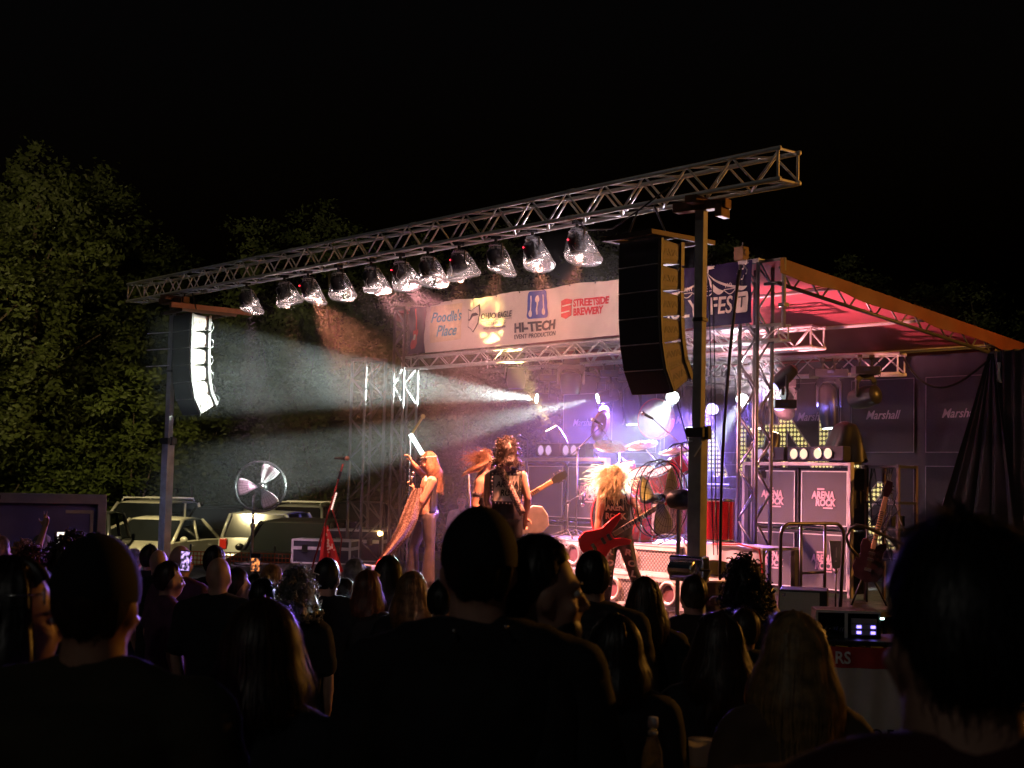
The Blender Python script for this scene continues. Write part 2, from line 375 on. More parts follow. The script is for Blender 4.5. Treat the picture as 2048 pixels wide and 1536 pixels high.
for i, (px, py, Y, rad, k, lb) in enumerate(BUSH):
    Y *= 1.14; rad *= 1.14; top = at(px, py, Y); g = random.Random(90+i); H = top.z-gz(Y)
    t = thing('shrub', (top.x, Y, gz(Y)), 0, lb, 'shrub', 'shrubs along the parking lot')
    mb = MB(); bl = []
    for j in range(9):
        f = (j+.5)/9; a = g.uniform(0, 6.28); q = rad*g.uniform(.1, .6); r = rad*g.uniform(.35, .5)
        c = Vector((q*math.cos(a), q*math.sin(a)*.7, min(H-r*.6, max(.5, H*f)))); bl.append((*c, r, r*.8, r*.9))
        mb.tube([(0, 0, -.05), c*.5, c], [.05, .035, .012], 5)
    mb.build('stem', BARK, t, True)
    obj('foliage', leaf_mesh('foliage', bl, 10500, .092, LEAF[k], 300+i), t)

# ================================================================ CARS
def car(px, py_roof, Y, yaw, paint, label, L=4.6, W=1.82, Hh=1.5, suv=False, lights='front', rack=False):
    p = at(px, py_roof, Y); base = Vector((p.x, Y, GL+.006))
    t = thing('parked_car', base, yaw, label, 'car', 'cars in the parking lot behind the stage')
    # body: side profile in x (length, front +x) / z, swept over width with tumblehome
    bel = .93 if not suv else 1.02
    prof_low = [(-L/2, .42), (-L/2+.02, .72), (-L/2+.1, bel-.02), (-L*.2, bel), (L*.2, bel-.02), (L*.42, bel-.14), (L/2-.03, .72), (L/2, .5), (L/2-.08, .3), (-L/2+.1, .3)]
    m = MB(); n = len(prof_low)
    for j, (yf, zf) in enumerate(((-1, 1), (1, 1))): pass
    rings = []
    for yf, sh in ((-1.0, .93), (-.94, 1.0), (-.5, 1.015), (.5, 1.015), (.94, 1.0), (1.0, .93)):
        rings.append([Vector((x*(.985 if abs(yf) == 1 else 1), yf*W/2, .55+(z-.55)*sh)) for x, z in prof_low])
    m.loft(rings); body = m.build('body', paint, t, True)
    es = body.modifiers.new('e', 'EDGE_SPLIT'); es.split_angle = R(38)
    # cabin: glass house plus roof and pillars
    xr, xf = (-L*.46, L*.2) if suv else (-L*.36, L*.2)
    tr, tf = (-L*.42, L*.04) if suv else (-L*.2, L*.03)
    zt = Hh-.05; iw, tw = W/2-.06, W/2-.2
    gl = MB(); b0 = [(xr, -iw, bel-.02), (xf, -iw, bel-.04), (xf, iw, bel-.04), (xr, iw, bel-.02)]; t0 = [(tr, -tw, zt), (tf, -tw, zt), (tf, tw, zt), (tr, tw, zt)]
    quads = [(0, 1), (1, 2), (2, 3), (3, 0)]
    names = ('side_window', 'windscreen', 'side_window', 'rear_window')
    pl = MB()
    for (a, b), nm in zip(quads, names):
        A, B, C, D = Vector(b0[a]), Vector(b0[b]), Vector(t0[b]), Vector(t0[a])
        q = MB(); q.add([A.lerp(B, .03), A.lerp(B, .97), D.lerp(C, .95), D.lerp(C, .05)], [(0, 1, 2, 3)]); q.build(nm, GLASS, t, fix=False)
    for a in range(4): pl = MB(); pl.tube([b0[a], Vector(b0[a]).lerp(Vector(t0[a]), .5)*1.004, t0[a]], .045, 6); pl.build('pillar', paint, t, True)
    for a in (0, 2):
        A, B, C, D = Vector(b0[a]), Vector(b0[(a+1) % 4]), Vector(t0[(a+1) % 4]), Vector(t0[a]); pl = MB(); pl.tube([A.lerp(B, .52), D.lerp(C, .55)], .04, 6); pl.build('pillar', paint, t, True)
    rf = MB(); rr = []
    for f, z in ((0, zt-.02), (.06, zt+.03), (.5, zt+.06), (.94, zt+.03), (1, zt-.02)):
        x = tr+(tf-tr)*f; rr.append([Vector((x, yy, z+dz)) for yy, dz in ((-tw-.03, -.02), (-tw*.8, .015), (0, .03), (tw*.8, .015), (tw+.03, -.02), (0, -.03))])
    rf.loft(rr); ro = rf.build('roof', paint, t, True)
    if rack:
        rk = MB()
        for s in (-1, 1): rk.tube([(tr+.1, s*tw*.9, zt+.06), (tr+.2, s*tw*.9, zt+.13), (tf-.2, s*tw*.9, zt+.13), (tf-.1, s*tw*.9, zt+.06)], .02, 6)
        for x in (tr+.35, tf-.35): rk.box((x, 0, zt+.15), (.06, tw*2, .03))
        rk.build('roof_rack', ALU, ro)
    for s in (-1, 1):
        for x in (-L*.3, L*.31):
            wl = MB(); wl.lathe([(.2, -.1), (.3, -.11), (.33, -.07), (.33, .07), (.3, .11), (.2, .1)], 18, Matrix.Rotation(R(90), 3, 'X')); tw_ = wl.build('tyre', TYRE, t, True, (x, s*(W/2-.1), .33))
            ri = MB(); ri.lathe([(.02, -.06), (.21, -.1), (.21, .1), (.02, .06)], 12, Matrix.Rotation(R(90), 3, 'X')); ri.build('rim', ALU, tw_)
        hl = MB(); hl.box((L/2-.12, s*W*.36, .74), (.2, .36, .14)); hl.build('headlight', mat('headlight_glass', (.55, .55, .52), .1, .3, .1, 5), t, bevel=.03)
        tl = MB(); tl.box((-L/2+.04, s*W*.42, .86), (.1, .18, .26)); tl.build('tail_light', mat('tail_light_red', (.4, .02, .015), .15, 0, .1, 5), t, bevel=.02)
        mi = MB(); mi.ell((L*.14, s*(W/2+.09), bel+.03), (.06, .1, .075)); mi.build('door_mirror', paint, t, True)
        dh = MB(); dh.box((-L*.02, s*(W/2+.006), bel-.14), (.16, .03, .03)); dh.box((-L*.22, s*(W/2+.006), bel-.14), (.16, .03, .03)); dh.build('door_handle', ALU, t)
    gr = MB(); gr.box((L/2-.03, 0, .62), (.06, W*.42, .14)); gr.build('front_grille', BLK, t)
    bp = MB(); bp.box((-L/2+.0, 0, .52), (.08, W*.9, .2)); bp.box((L/2-.02, 0, .42), (.09, W*.88, .14)); bp.build('bumper', paint, t, bevel=.03)
    pt = MB(); pt.box((-L/2-.03, 0, .74), (.02, .34, .16)); pt.build('number_plate', WHITE, t)
    return t
def paint(name, c): return mat(name, c, .28, .25, .05, 3, spec=.6)
CREAM, SILVER, DARKP, BLACKP = paint('car_white', (.62, .6, .52)), paint('car_silver', (.42, .43, .42)), paint('car_charcoal', (.03, .032, .035)), paint('car_black', (.012, .012, .013))
car(292, 1004, 40, R(-100), CREAM, 'white sport utility car with roof bars facing the crowd', 4.6, 1.9, 1.72, True, rack=True)
car(318, 1036, 34.5, R(-104), CREAM, 'pale saloon car parked below the far line array', 4.4, 1.8, 1.44)
car(158, 1010, 31.5, R(-84), DARKP, 'dark hatchback parked close behind the blue trailer', 4.2, 1.75, 1.6, True)
car(440, 1022, 40.5, R(-92), BLACKP, 'black car between the pale saloon and the silver estate', 4.4, 1.75, 1.6, True)
car(560, 1026, 36.5, R(84), SILVER, 'silver estate car showing its tail beside the standing fan', 4.6, 1.8, 1.62, True)
car(598, 1046, 29.5, R(-97), BLACKP, 'black sport utility car behind the orange fence', 4.6, 1.9, 1.6, True)
car(600, 1001, 43, R(-92), SILVER, 'grey car with a lit roof edge behind the black one', 4.6, 1.8, 1.65, True, rack=True)
car(722, 1000, 45, R(-88), BLACKP, 'black car with a pale roof bar behind the far stage tower', 4.6, 1.8, 1.75, True, rack=False)

# ================================================================ STREET LAMPS (out of frame, they light the lot and the near mast)
def street_lamp(loc, h, label, energy, color, aim):
    t = thing('street_lamp', loc, math.atan2(aim[1]-loc[1], aim[0]-loc[0]), label, 'street lamp', 'street lamps round the lot')
    m = MB(); m.cyl((0, 0, -.1), (0, 0, h), .09, .055, 12); m.lathe([(.2, 0), (.2, .06), (.1, .12)], 12); m.build('pole', PAINTED, t, True)
    m = MB(); m.tube([(0, 0, h-.1), (.3, 0, h+.1), (1.2, 0, h+.15)], .035, 8); m.build('arm', PAINTED, t, True)
    m = MB(); m.box((1.45, 0, h+.17), (.6, .26, .1), top=.7); hd = m.build('lamp_head', BLK, t, bevel=.02)
    m = MB(); m.box((1.45, 0, h+.105), (.4, .2, .02)); m.build('lens', emis('lamp_'+label[:9], color, 20), hd)
    W_ = wmat(t) @ Vector((1.45, 0, h+.02))
    light('SPOT', 'lamp', t, W_, aim, energy, color, R(120), .5, .15)
street_lamp((-10.6, 25.0, GL), 7.5, 'yellow parking lot lamp beside the blue trailer', 4700, (1, .8, .36), (-5.0, 42, 2))
street_lamp((15.0, 16.5, gz(16)), 6.5, 'orange sodium street lamp off the corner of the stage', 1900, (1, .4, .06), (2, 15.5, 3.0))

# ================================================================ STAGE DECK
FLOORM = mat('stage_floor', (.05, .048, .05), .35, 0, .35, 3, .15)
st = thing('stage_deck', ST(1.3, -1.6, DECK), ROTS, 'low black stage deck carrying the band', 'stage')
# local x runs to -u; deck spans u 1.3..12.4 -> x 0..-11.1, v -1.6..9
pm = MB(); pm.box((-.59, .6, -.03), (1.168, 1.208, .06)); pme = pm.mesh('deck_panel', FLOORM)
for i in range(9):
    for j in range(8):
        o = obj('deck_panel', pme, st); o.location = (-i*1.18, j*1.22, 0)
m = MB()
for i in range(10):
    for j in range(9): m.cyl((-i*1.18, j*1.22, gz(18)-DECK), (-i*1.18, j*1.22, -.06), .03, None, 6)
m.build('support_legs', STEEL, st)
m = MB(); m.grid(lambda a, b: Vector((-a*10.62, -.03+.012*math.sin(a*300), -.04-b*(.96))), 240, 2); m.build('skirt', mat('stage_skirt', (.015, .014, .015), .9), st)

# ================================================================ TRUSSES
def truss(p0, length, heading, a, label, pitch=.31, rc=.025, rb=.012, group=None, cat='truss', end=True):
    t = thing('lighting_truss', p0, heading, label, cat, group)
    h = a/2
    for sy in (-1, 1):
        for sz in (-1, 1):
            m = MB(); m.cyl((0, sy*h, sz*h), (length, sy*h, sz*h), rc, None, 10)
            x = 3.05
            while x < length-.3: m.cyl((x-.06, sy*h, sz*h), (x+.06, sy*h, sz*h), rc*1.22, None, 10); x += 3.05
            m.build('chord', ALU, t, True)
    n = int(length/pitch); p = length/n
    ms = []
    for k in (0, 1):
        s = MB(); s.cyl((0, 0, (-h, h)[k]), (p, 0, (h, -h)[k]), rb, None, 6); ms.append(s.mesh('brace', ALU, True))
    mt = []
    for k in (0, 1):
        s = MB(); s.cyl((0, (-h, h)[k], 0), (p, (h, -h)[k], 0), rb, None, 6); mt.append(s.mesh('brace', ALU, True))
    for i in range(n):
        for s in (-1, 1):
            o = obj('brace', ms[(i+(s > 0)) % 2], t); o.location = (i*p, s*h, 0)
        o = obj('brace', mt[i % 2], t); o.location = (i*p, 0, -h)
        if i % 2: o = obj('brace', mt[(i+1) % 2], t); o.location = (i*p, 0, h)
    for x in ((.03, length-.03) if end else ()):
        m = MB()
        for s in (-1, 1): m.cyl((x, s*h, -h), (x, s*h, h), rb*1.2, None, 6); m.cyl((x, -h, s*h), (x, h, s*h), rb*1.2, None, 6)
        m.build('end_frame', ALU, t)
    return t
HU = AZ+R(90)          # heading of +u
truss(ST(-.1, 0, 5.135), 14.65, HU, .305, 'long front box truss carrying the bagged lights and both line arrays')
truss(ST(3.95, 5.7, 4.17), 7.5, HU, .305, 'box truss under the roof behind the sponsor banner')
pB0 = at(1806, 728, 21.5); pB1 = at(1405, 742, 23.4)
truss(pB0-Vector((0, 0, .0)), (pB1-pB0).length, math.atan2(pB1.y-pB0.y, pB1.x-pB0.x), .305, 'box truss angled across the stage side above the cabinet wall')
truss(ST(2.95, 3.7, 4.0), 8.5, HU, .2, 'thin dark front roof beam along the bottom of the banner', .28, .02, .009)

def tower(u, v, h, label, a=.3, z0=None, mtl=STEEL):
    z0 = gz(18) if z0 is None else z0
    t = thing('stage_tower', ST(u, v, z0), ROTS, label, 'tower'); q = a/2; H = h-z0
    for sx in (-1, 1):
        for sy in (-1, 1):
            m = MB(); m.cyl((sx*q, sy*q, 0), (sx*q, sy*q, H), .026, None, 10); m.build('post', mtl, t, True)
    n = int(H/.34); p = H/n; ms = []
    for k in (0, 1):
        s = MB(); s.cyl(((-q, q)[k], 0, 0), ((q, -q)[k], 0, p), .013, None, 6); ms.append(s.mesh('brace', mtl, True))
    for k in (0, 1):
        s = MB(); s.cyl((0, (-q, q)[k], 0), (0, (q, -q)[k], p), .013, None, 6); ms.append(s.mesh('brace', mtl, True))
    for i in range(n):
        for s in (-1, 1):
            o = obj('brace', ms[i % 2], t); o.location = (0, s*q, i*p)
            o = obj('brace', ms[2+i % 2], t); o.location = (s*q, 0, i*p)
    m = MB()
    m.box((0, 0, .01), (.7, .7, .02)); m.build('foot_plate', mtl, t)
    for z in (.06, H-.03):
        m = MB()
        for s in (-1, 1): m.box((0, s*q, z), (a+.05, .05, .05)); m.box((s*q, 0, z), (.05, a-.05, .048))
        m.build('end_frame', mtl, t)
    return t
GREYT = mat('tower_metal', (.2, .19, .19), .42, .7, .2, 8)
tower(3.36, 3.6, 4.98, 'dark lattice tower at the near front corner of the stage roof', mtl=GREYT)
tower(11.3, 3.6, 4.98, 'thin lattice tower at the far front corner of the stage roof', mtl=GREYT)
tower(11.85, 3.2, 4.08, 'lower open frame tower beside the far lattice tower', .42, mtl=GREYT)
tower(3.1, 9.2, 4.3, 'unlit back corner tower of the stage roof', mtl=GREYT)
t = thing('roof_upright', ST(2.9, 3.6, 4.05), ROTS, 'short orange-lit upright tube at the roof corner', 'pole')
m = MB(); m.cyl((0, 0, 0), (0, 0, .92), .03, None, 10); m.build('tube', PAINTED, t, True)
m = MB(); m.box((0, 0, .3), (.1, .1, .05)); m.box((-.16, 0, .6), (.32, .04, .04)); m.box((-.16, 0, .9), (.34, .05, .05)); m.build('clamp', STEEL, t)
t = thing('winch_box', ST(3.5, 3.45, 4.98), ROTS, 'small orange-lit winch on top of the near tower', 'winch')
m = MB(); m.box((0, 0, .09), (.16, .12, .18)); m.cyl((-.1, 0, .1), (.1, 0, .1), .05, None, 12); m.build('housing', mat('winch_yellow', (.14, .08, .03), .6, .2, .3, 9), t, bevel=.01)
m = MB(); m.cyl((0, 0, .16), (.03, 0, .24), .012); m.build('hook', CHROME, t)

# ================================================================ ROOF
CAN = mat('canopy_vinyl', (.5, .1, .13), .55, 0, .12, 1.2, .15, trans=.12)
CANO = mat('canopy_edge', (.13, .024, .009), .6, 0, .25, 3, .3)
def roofz(v): return 4.93-(v-3.5)*.107
rt = thing('stage_roof', ST(2.9, 3.5, 0), ROTS, 'red vinyl stage roof sloping down to the back with lattice rafters', 'roof')
def rp(a, b):
    u = -8.6*a; v = 6.0*b
    sag = .05*math.sin(math.pi*((a*4) % 1))*math.sin(math.pi*((b*3) % 1))
    return Vector((u, v, roofz(3.5+v)-.01-sag))
m = MB(); m.grid(rp, 48, 36); m.build('canopy', CAN, rt, True)
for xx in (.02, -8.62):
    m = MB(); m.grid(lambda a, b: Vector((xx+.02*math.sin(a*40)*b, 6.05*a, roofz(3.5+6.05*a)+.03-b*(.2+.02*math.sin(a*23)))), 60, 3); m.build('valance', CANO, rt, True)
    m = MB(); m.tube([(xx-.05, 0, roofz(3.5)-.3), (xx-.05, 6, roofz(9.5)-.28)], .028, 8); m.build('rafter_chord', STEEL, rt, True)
    br = []
    for i in range(20):
        y0 = i*.3; m = MB(); f = i % 2
        m.cyl((xx-.05, y0+(.04 if f else .26), roofz(3.5+y0)-.3), (xx-.05, y0+(.26 if f else .04), roofz(3.5+y0)-.08), .014, None, 6); m.build('rafter_brace', GREYT, rt)
for k, v in enumerate((1.35, 3.55, 5.55)):
    m = MB(); m.cyl((0, v, roofz(3.5+v)-.07), (-8.6, v, roofz(3.5+v)-.07), .03, None, 10); m.build('purlin', ALU, rt, True)
m = MB(); m.grid(lambda a, b: Vector((-8.6*a, 5.98+.01*math.sin(a*90), roofz(9.5)-.02-b*.42)), 60, 2); m.build('back_valance', CAN, rt, True)

# ================================================================ MASTS AND LINE ARRAYS
def mast(u, label, h=4.86, winch=True):
    t = thing('lifting_mast', ST(u, -.02, gz(16)), R(-35), label, 'mast', 'masts holding the long front truss')
    H = h-gz(16)
    m = MB(); m.box((0, 0, H*.28), (.15, .15, H*.56)); m.build('outer_tube', PAINTED, t, bevel=.006)
    m = MB(); m.box((0, 0, H*.77), (.1, .1, H*.46)); m.build('inner_tube', PAINTED, t, bevel=.005)
    m = MB(); m.box((0, 0, H*.56), (.2, .2, .1)); m.box((.1, .0, H*.56), (.06, .06, .14)); m.build('collar', STEEL, t, bevel=.006); m = MB(); m.box((0, 0, H*.78), (.13, .13, .04)); m.build('collar', STEEL, t, bevel=.006)
    m = MB(); m.box((0, 0, H+.02), (.62, .14, .1)); m.box((0, 0, H+.06), (.14, .5, .08)); m.box((.24, 0, H-.04), (.08, .2, .16)); m.build('head_bracket', mat('rusty_bracket', (.16, .08, .04), .7, .4, .4, 10, .3), t, bevel=.008)
    m = MB()
    for a in range(4): m.tube([(.05*math.cos(a*1.57), .05*math.sin(a*1.57), .25), (.9*math.cos(a*1.57), .9*math.sin(a*1.57), .04)], .035, 8)
    m.build('outrigger', STEEL, t)
    if winch:
        m = MB(); m.box((.0, -.16, 1.6), (.4, .14, .26)); m.cyl((-.14, -.3, 1.6), (.14, -.3, 1.6), .085, None, 14); m.build('winch', CHROME, t, bevel=.02)
        m = MB(); m.tube([(.2, -.3, 1.6), (.32, -.3, 1.6), (.32, -.45, 1.45)], .014, 6); m.build('crank', STEEL, t)
        m = MB(); m.tube([(-.02, -.09, 2.9), (-.25, -.1, 2.86), (-.3, -.12, 2.8)], .008, 5); m.tube([(.1, -.1, 2.88), (.02, -.12, 2.74)], .008, 5); m.build('guy_rope', WHITE, t)
    return t
mast(1.05, 'square steel mast lit orange on one side beside the dark line array')
mast(13.0, 'square grey mast under the bright line array', winch=False)

def line_array(u, label, ztop=4.62):
    t = thing('line_array', ST(u, -.05, ztop), ROTS, label, 'loudspeaker array', 'line arrays hung from the long truss')
    m = MB()
    for x in (-.36, .36): m.box((x, .3, .03), (.05, 1.0, .05))
    for y in (-.15, .2, .7): m.box((0, y, .03), (.72, .05, .05))
    m.build('fly_frame', mat('fly_frame_paint', (.08, .05, .04), .55, .3, .2, 8), t)
    m = MB()
    for x in (-.3, .3): m = MB(); m.tube([(x*.4, .1, .38), (x, .1, .06)], .012, 6); m.build('sling', BLK, t)
    w, hh, dd = .6, .285, .38; ang = [0, .5, 1.5, 3.5, 8, 14]
    y, z, tot = 0., 0., 0.
    for k in range(6):
        tot += ang[k]; Rm = Matrix.Rotation(R(tot), 3, 'X')       # tips the grille down
        c = Vector((0, y, z))
        def P(x, yy, zz): return c+Rm @ Vector((x, yy, zz))
        b = MB(); hb = .2                                         # trapezoid side, taller at the front
        pr = [(0, 0), (dd, -(hh-hb)/2), (dd, -hh+(hh-hb)/2), (0, -hh)]
        vs = [P(x, a, q-.006) for x in (-w/2, w/2) for a, q in pr]
        b.add(vs, [(3, 2, 1, 0), (4, 5, 6, 7), (0, 1, 5, 4), (1, 2, 6, 5), (2, 3, 7, 6), (3, 0, 4, 7)])
        bo = b.build('speaker_box', mat('box_paint', (.2, .17, .15), .55, 0, .15, 30, .15), t, bevel=.006)
        g = MB(); g.add([P(-w/2+.01, -.012, -.012), P(w/2-.01, -.012, -.012), P(w/2-.01, -.012, -hh+.006), P(-w/2+.01, -.012, -hh+.006), P(-w/2+.01, .004, -.012), P(w/2-.01, .004, -.012), P(w/2-.01, .004, -hh+.006), P(-w/2+.01, .004, -hh+.006)],
              [(0, 1, 2, 3), (4, 7, 6, 5), (0, 4, 5, 1), (1, 5, 6, 2), (2, 6, 7, 3), (3, 7, 4, 0)]); g.build('grille', GRILLE, bo)
        for s in (-1, 1):
            pl = MB(); X = s*(w/2+.008); X2 = s*(w/2+.001)
            q = [(.06, -.05), (.29, -.068), (.29, -hh+.068), (.06, -hh+.05)]
            pl.add([P(X, a, e) for a, e in q]+[P(X2, a, e) for a, e in q], [(0, 1, 2, 3), (0, 4, 5, 1), (1, 5, 6, 2), (2, 6, 7, 3), (3, 7, 4, 0)]); pl.build('side_panel', mat('side_panel_paint', (.24, .19, .16), .55, 0, .1, 20), bo)
        lt = lettering('AVA', .09, mat('logo_dark', (.13, .1, .085), .5), bo, (0, 0, 0), extr=.001, align='CENTER', rot=(R(90), 0, R(90)), off=.004, sx=1.25)
        lt.data.transform(Matrix.Translation(c) @ Rm.to_4x4() @ Matrix.Translation((w/2+.011, .175, -hh/2-.034)))
        for s in (-1, 1):
            rg = MB(); rg.box(P(s*(w/2+.014), .03, -hh/2), (.02, .035, hh*.98), Rm); rg.build('rigging_bar', STEEL, bo)
            rg = MB(); rg.box(P(s*(w/2+.014), dd-.03, -hh/2), (.02, .05, hh*.9), Rm); rg.build('rigging_bar', STEEL, bo)
        if k: lp = MB(); lp.box(P(0, -.013, .0), (w-.02, .012, .006), Rm); lp.build('joint_strip', ALU, bo)
        lo = MB(); pts = [P(w/2*.7, dd, -.06)]+[P(w/2*.7, dd+.1*math.sin(math.pi*i/6), -.06-.26*i/6) for i in range(1, 7)]; lo.tube(pts, .007, 5); lo.build('link_cable', WHITE if u > 5 else BLK, bo)
        n = c+Rm @ Vector((0, 0, -hh)); y, z = n.y, n.z
    if u > 5:
        m = MB()
        for k in range(3): m.cyl((-.36, -.02, -.28-.28*k), (-.75, -.25, -.3-.28*k), .008, None, 6)
        m.build('tie_rod', WHITE, t)
    return t
line_array(1.93, 'dark curved line array with dim orange AVA side panels')
line_array(12.62, 'far curved line array lit bright white with AVA side panels')
t = thing('hoist_beam', ST(12.62, .1, 4.74), ROTS, 'brown steel spreader beam above the bright line array', 'beam')
m = MB(); m.box((0.15, .3, 0), (.08, 1.5, .09)); m.build('bar', mat('brown_steel', (.3, .14, .09), .6, .3, .2, 8), t, bevel=.006)
t = thing('guy_cable', ST(1.6, .2, 2.9), ROTS, 'thin dark cable from the array foot to the orange-lit mast', 'cable')
m = MB(); m.cyl((-.1, .1, .05), (.55, -.15, -1.0), .008, None, 6); m.build('strand', BLK, t)

# ================================================================ BANNER
CREAMV = mat('banner_cream', (.72, .64, .56), .55, 0, .05, 2.5, .1, trans=.28); NAVY = mat('banner_navy', (.014, .008, .045), .7, 0, .15, 2.5, .1, spec=.1)
bn = thing('sponsor_banner', ST(11.0, 3.42, 0), ROTS, 'long cream and navy sponsor banner along the front of the roof', 'banner')
def bz(x): return 4.965 if x > 6 else 4.97-.03*abs(math.sin(x*2.1+.4))**2 - (.02 if x < .9 else 0)
def wr(x, z):
    b = (bz(x)-z)/(bz(x)-4.125)
    y = .026*math.sin(x*5.3+b*2.2)*math.sin(math.pi*min(1, max(0, b))*.9)+.012*math.sin(x*17-b*5)*(1-b)+.02*noise.noise((x*2.2, b*2.5, 0))+.012*noise.noise((x*7+b*6, b*3-x*2, 5))
    e = abs((x/.585) % 1-.5)*2; return y+.02*(e**6)*(1-b)**2
def bp_(x0, x1):
    def f(a, b):
        x = x0+(x1-x0)*a; z = bz(x)+(4.125-bz(x))*b; return Vector((x, wr(x, z), z))
    return f
for nm, x0, x1, mm in (('navy_end', 0, .5, NAVY), ('cream_field', .502, 6.0, CREAMV), ('navy_end', 6.002, 7.72, NAVY)):
    m = MB(); m.grid(bp_(x0, x1), int((x1-x0)*44)+2, 30); m.build(nm, mm, bn, True)
FY = -.022
INK = mat('ink_black', (.03, .025, .03), .6); INKB = mat('ink_blue', (.02, .045, .3), .6); INKR = mat('ink_red', (.6, .01, .02), .6); INKC = mat('ink_cyan', (.05, .3, .42), .6); INKW = mat('ink_cream', (.72, .62, .54), .6); INKT = mat('ink_tan', (.68, .57, .38), .6)
def L(body, size, mm, x, z, par=bn, y=FY, **k): return lettering(body, size, mm, par, (x, y, z), **k)
def flat(name, poly, mm, par=bn, y=FY, th=.004):
    m = MB(); m.prism(poly, y, y+th); o = m.build(name, mm, par); bm = bmesh.new(); bm.from_mesh(o.data); bmesh.ops.triangulate(bm, faces=bm.faces)
    for _ in range(3):
        lo = [e for e in bm.edges if e.calc_length() > .06]
        if lo: bmesh.ops.subdivide_edges(bm, edges=lo, cuts=1); bmesh.ops.triangulate(bm, faces=bm.faces)
    bm.to_mesh(o.data); bm.free(); return o
def circ(cx, cz, rx, rz=None, n=20): rz = rz or rx; return [(cx+rx*math.cos(2*math.pi*i/n), cz+rz*math.sin(2*math.pi*i/n)) for i in range(n)]
# red guitar emblem
gp = [(.13+.0, 4.2), (.24, 4.22), (.29, 4.3), (.27, 4.38), (.245, 4.42), (.27, 4.48), (.27, 4.55), (.245, 4.53), (.225, 4.5), (.2, 4.5), (.17, 4.53), (.13, 4.53), (.12, 4.47), (.145, 4.41), (.1, 4.34), (.09, 4.26)]
flat('guitar_emblem', gp, INKR); flat('guitar_emblem_neck', [(.195, 4.5), (.225, 4.5), (.24, 4.82), (.25, 4.9), (.2, 4.9), (.205, 4.82)], INKR, y=FY-.005)
flat('guitar_emblem_plate', [(.16, 4.36), (.22, 4.36), (.22, 4.46), (.17, 4.46)], INKW, y=FY-.01)
flat('tan_square', [(.67, 4.28), (1.5, 4.3), (1.5, 4.9), (.68, 4.9)], INKT, y=FY+.012)
L("Poodle's", .24, INKC, .72, 4.62, shear=.3, off=.004, sx=.95); L('Place', .26, INKC, .84, 4.38, shear=.3, off=.004, sx=.95)
flat('state_outline', [(1.68, 4.78), (1.8, 4.74), (1.92, 4.8), (2.0, 4.84), (2.02, 4.66), (1.99, 4.52), (1.92, 4.44), (1.86, 4.38), (1.8, 4.43), (1.7, 4.48)], INK, y=FY+.005)
flat('state_fill', [(1.695, 4.76), (1.8, 4.725), (1.92, 4.785), (1.985, 4.81), (2.005, 4.66), (1.975, 4.53), (1.91, 4.455), (1.86, 4.4), (1.805, 4.445), (1.715, 4.49)], INKW)
flat('eagle_head', [(1.68, 4.6), (1.75, 4.61), (1.83, 4.69), (1.93, 4.7), (2.0, 4.66), (1.95, 4.65), (1.86, 4.64), (1.8, 4.6), (1.74, 4.58)], INK, y=FY-.005)
L('OHIO EAGLE', .135, INK, 2.05, 4.58, off=.003, space=1.05, sx=.92)
for s in (0, 1): flat('rule_line', [(2.06, 4.548), (2.82, 4.548), (2.82, 4.553), (2.06, 4.553)] if s else [(2.06, 4.54), (2.16, 4.54), (2.16, 4.545), (2.06, 4.545)], INK)
L('DISTRIBUTING', .075, INK, 2.17, 4.475, sx=1.0); L('WEST CHESTER & LIMA', .055, INK, 2.1, 4.41, sx=1.0)
def rrect(x0, z0, x1, z1, r, n=4):
    pts = []
    for cx, cz, a0 in ((x1-r, z0+r, -90), (x1-r, z1-r, 0), (x0+r, z1-r, 90), (x0+r, z0+r, 180)):
        for i in range(n+1): a = R(a0+90*i/n); pts.append((cx+r*math.cos(a), cz+r*math.sin(a)))
    return pts
flat('blue_badge', rrect(3.2, 4.5, 3.64, 4.93, .06), INKB)
for x, z0, zd in ((3.29, 4.6, 4.58), (3.42, 4.58, 4.8), (3.55, 4.6, 4.6)):
    flat('slider_line', [(x-.012, 4.56), (x+.012, 4.56), (x+.012, 4.86), (x-.012, 4.86)], INKW, y=FY-.005); flat('slider_knob', circ(x, zd, .038, .055), INKW, y=FY-.009)
L('HI-TECH', .2, INK, 2.9, 4.31, off=.008, sx=1.25); L('EVENT PRODUCTION', .098, INK, 2.9, 4.205, off=.001, sx=1.02)
flat('red_badge', [(3.97, 4.72), (4.1, 4.75), (4.24, 4.72), (4.24, 4.48), (4.1, 4.44), (3.97, 4.48)], INKR)
for z in (4.53, 4.63): flat('badge_slot', [(4.0 if z > 4.6 else 3.97, z), (4.24 if z > 4.6 else 4.2, z+.01), (4.24 if z > 4.6 else 4.2, z+.03), (4.0 if z > 4.6 else 3.97, z+.02)], INKW, y=FY-.005)
L('STREETSIDE', .15, INKR, 4.28, 4.61, off=.006, sx=.9); L('BREWERY', .15, INKR, 4.28, 4.475, off=.006, sx=.9)
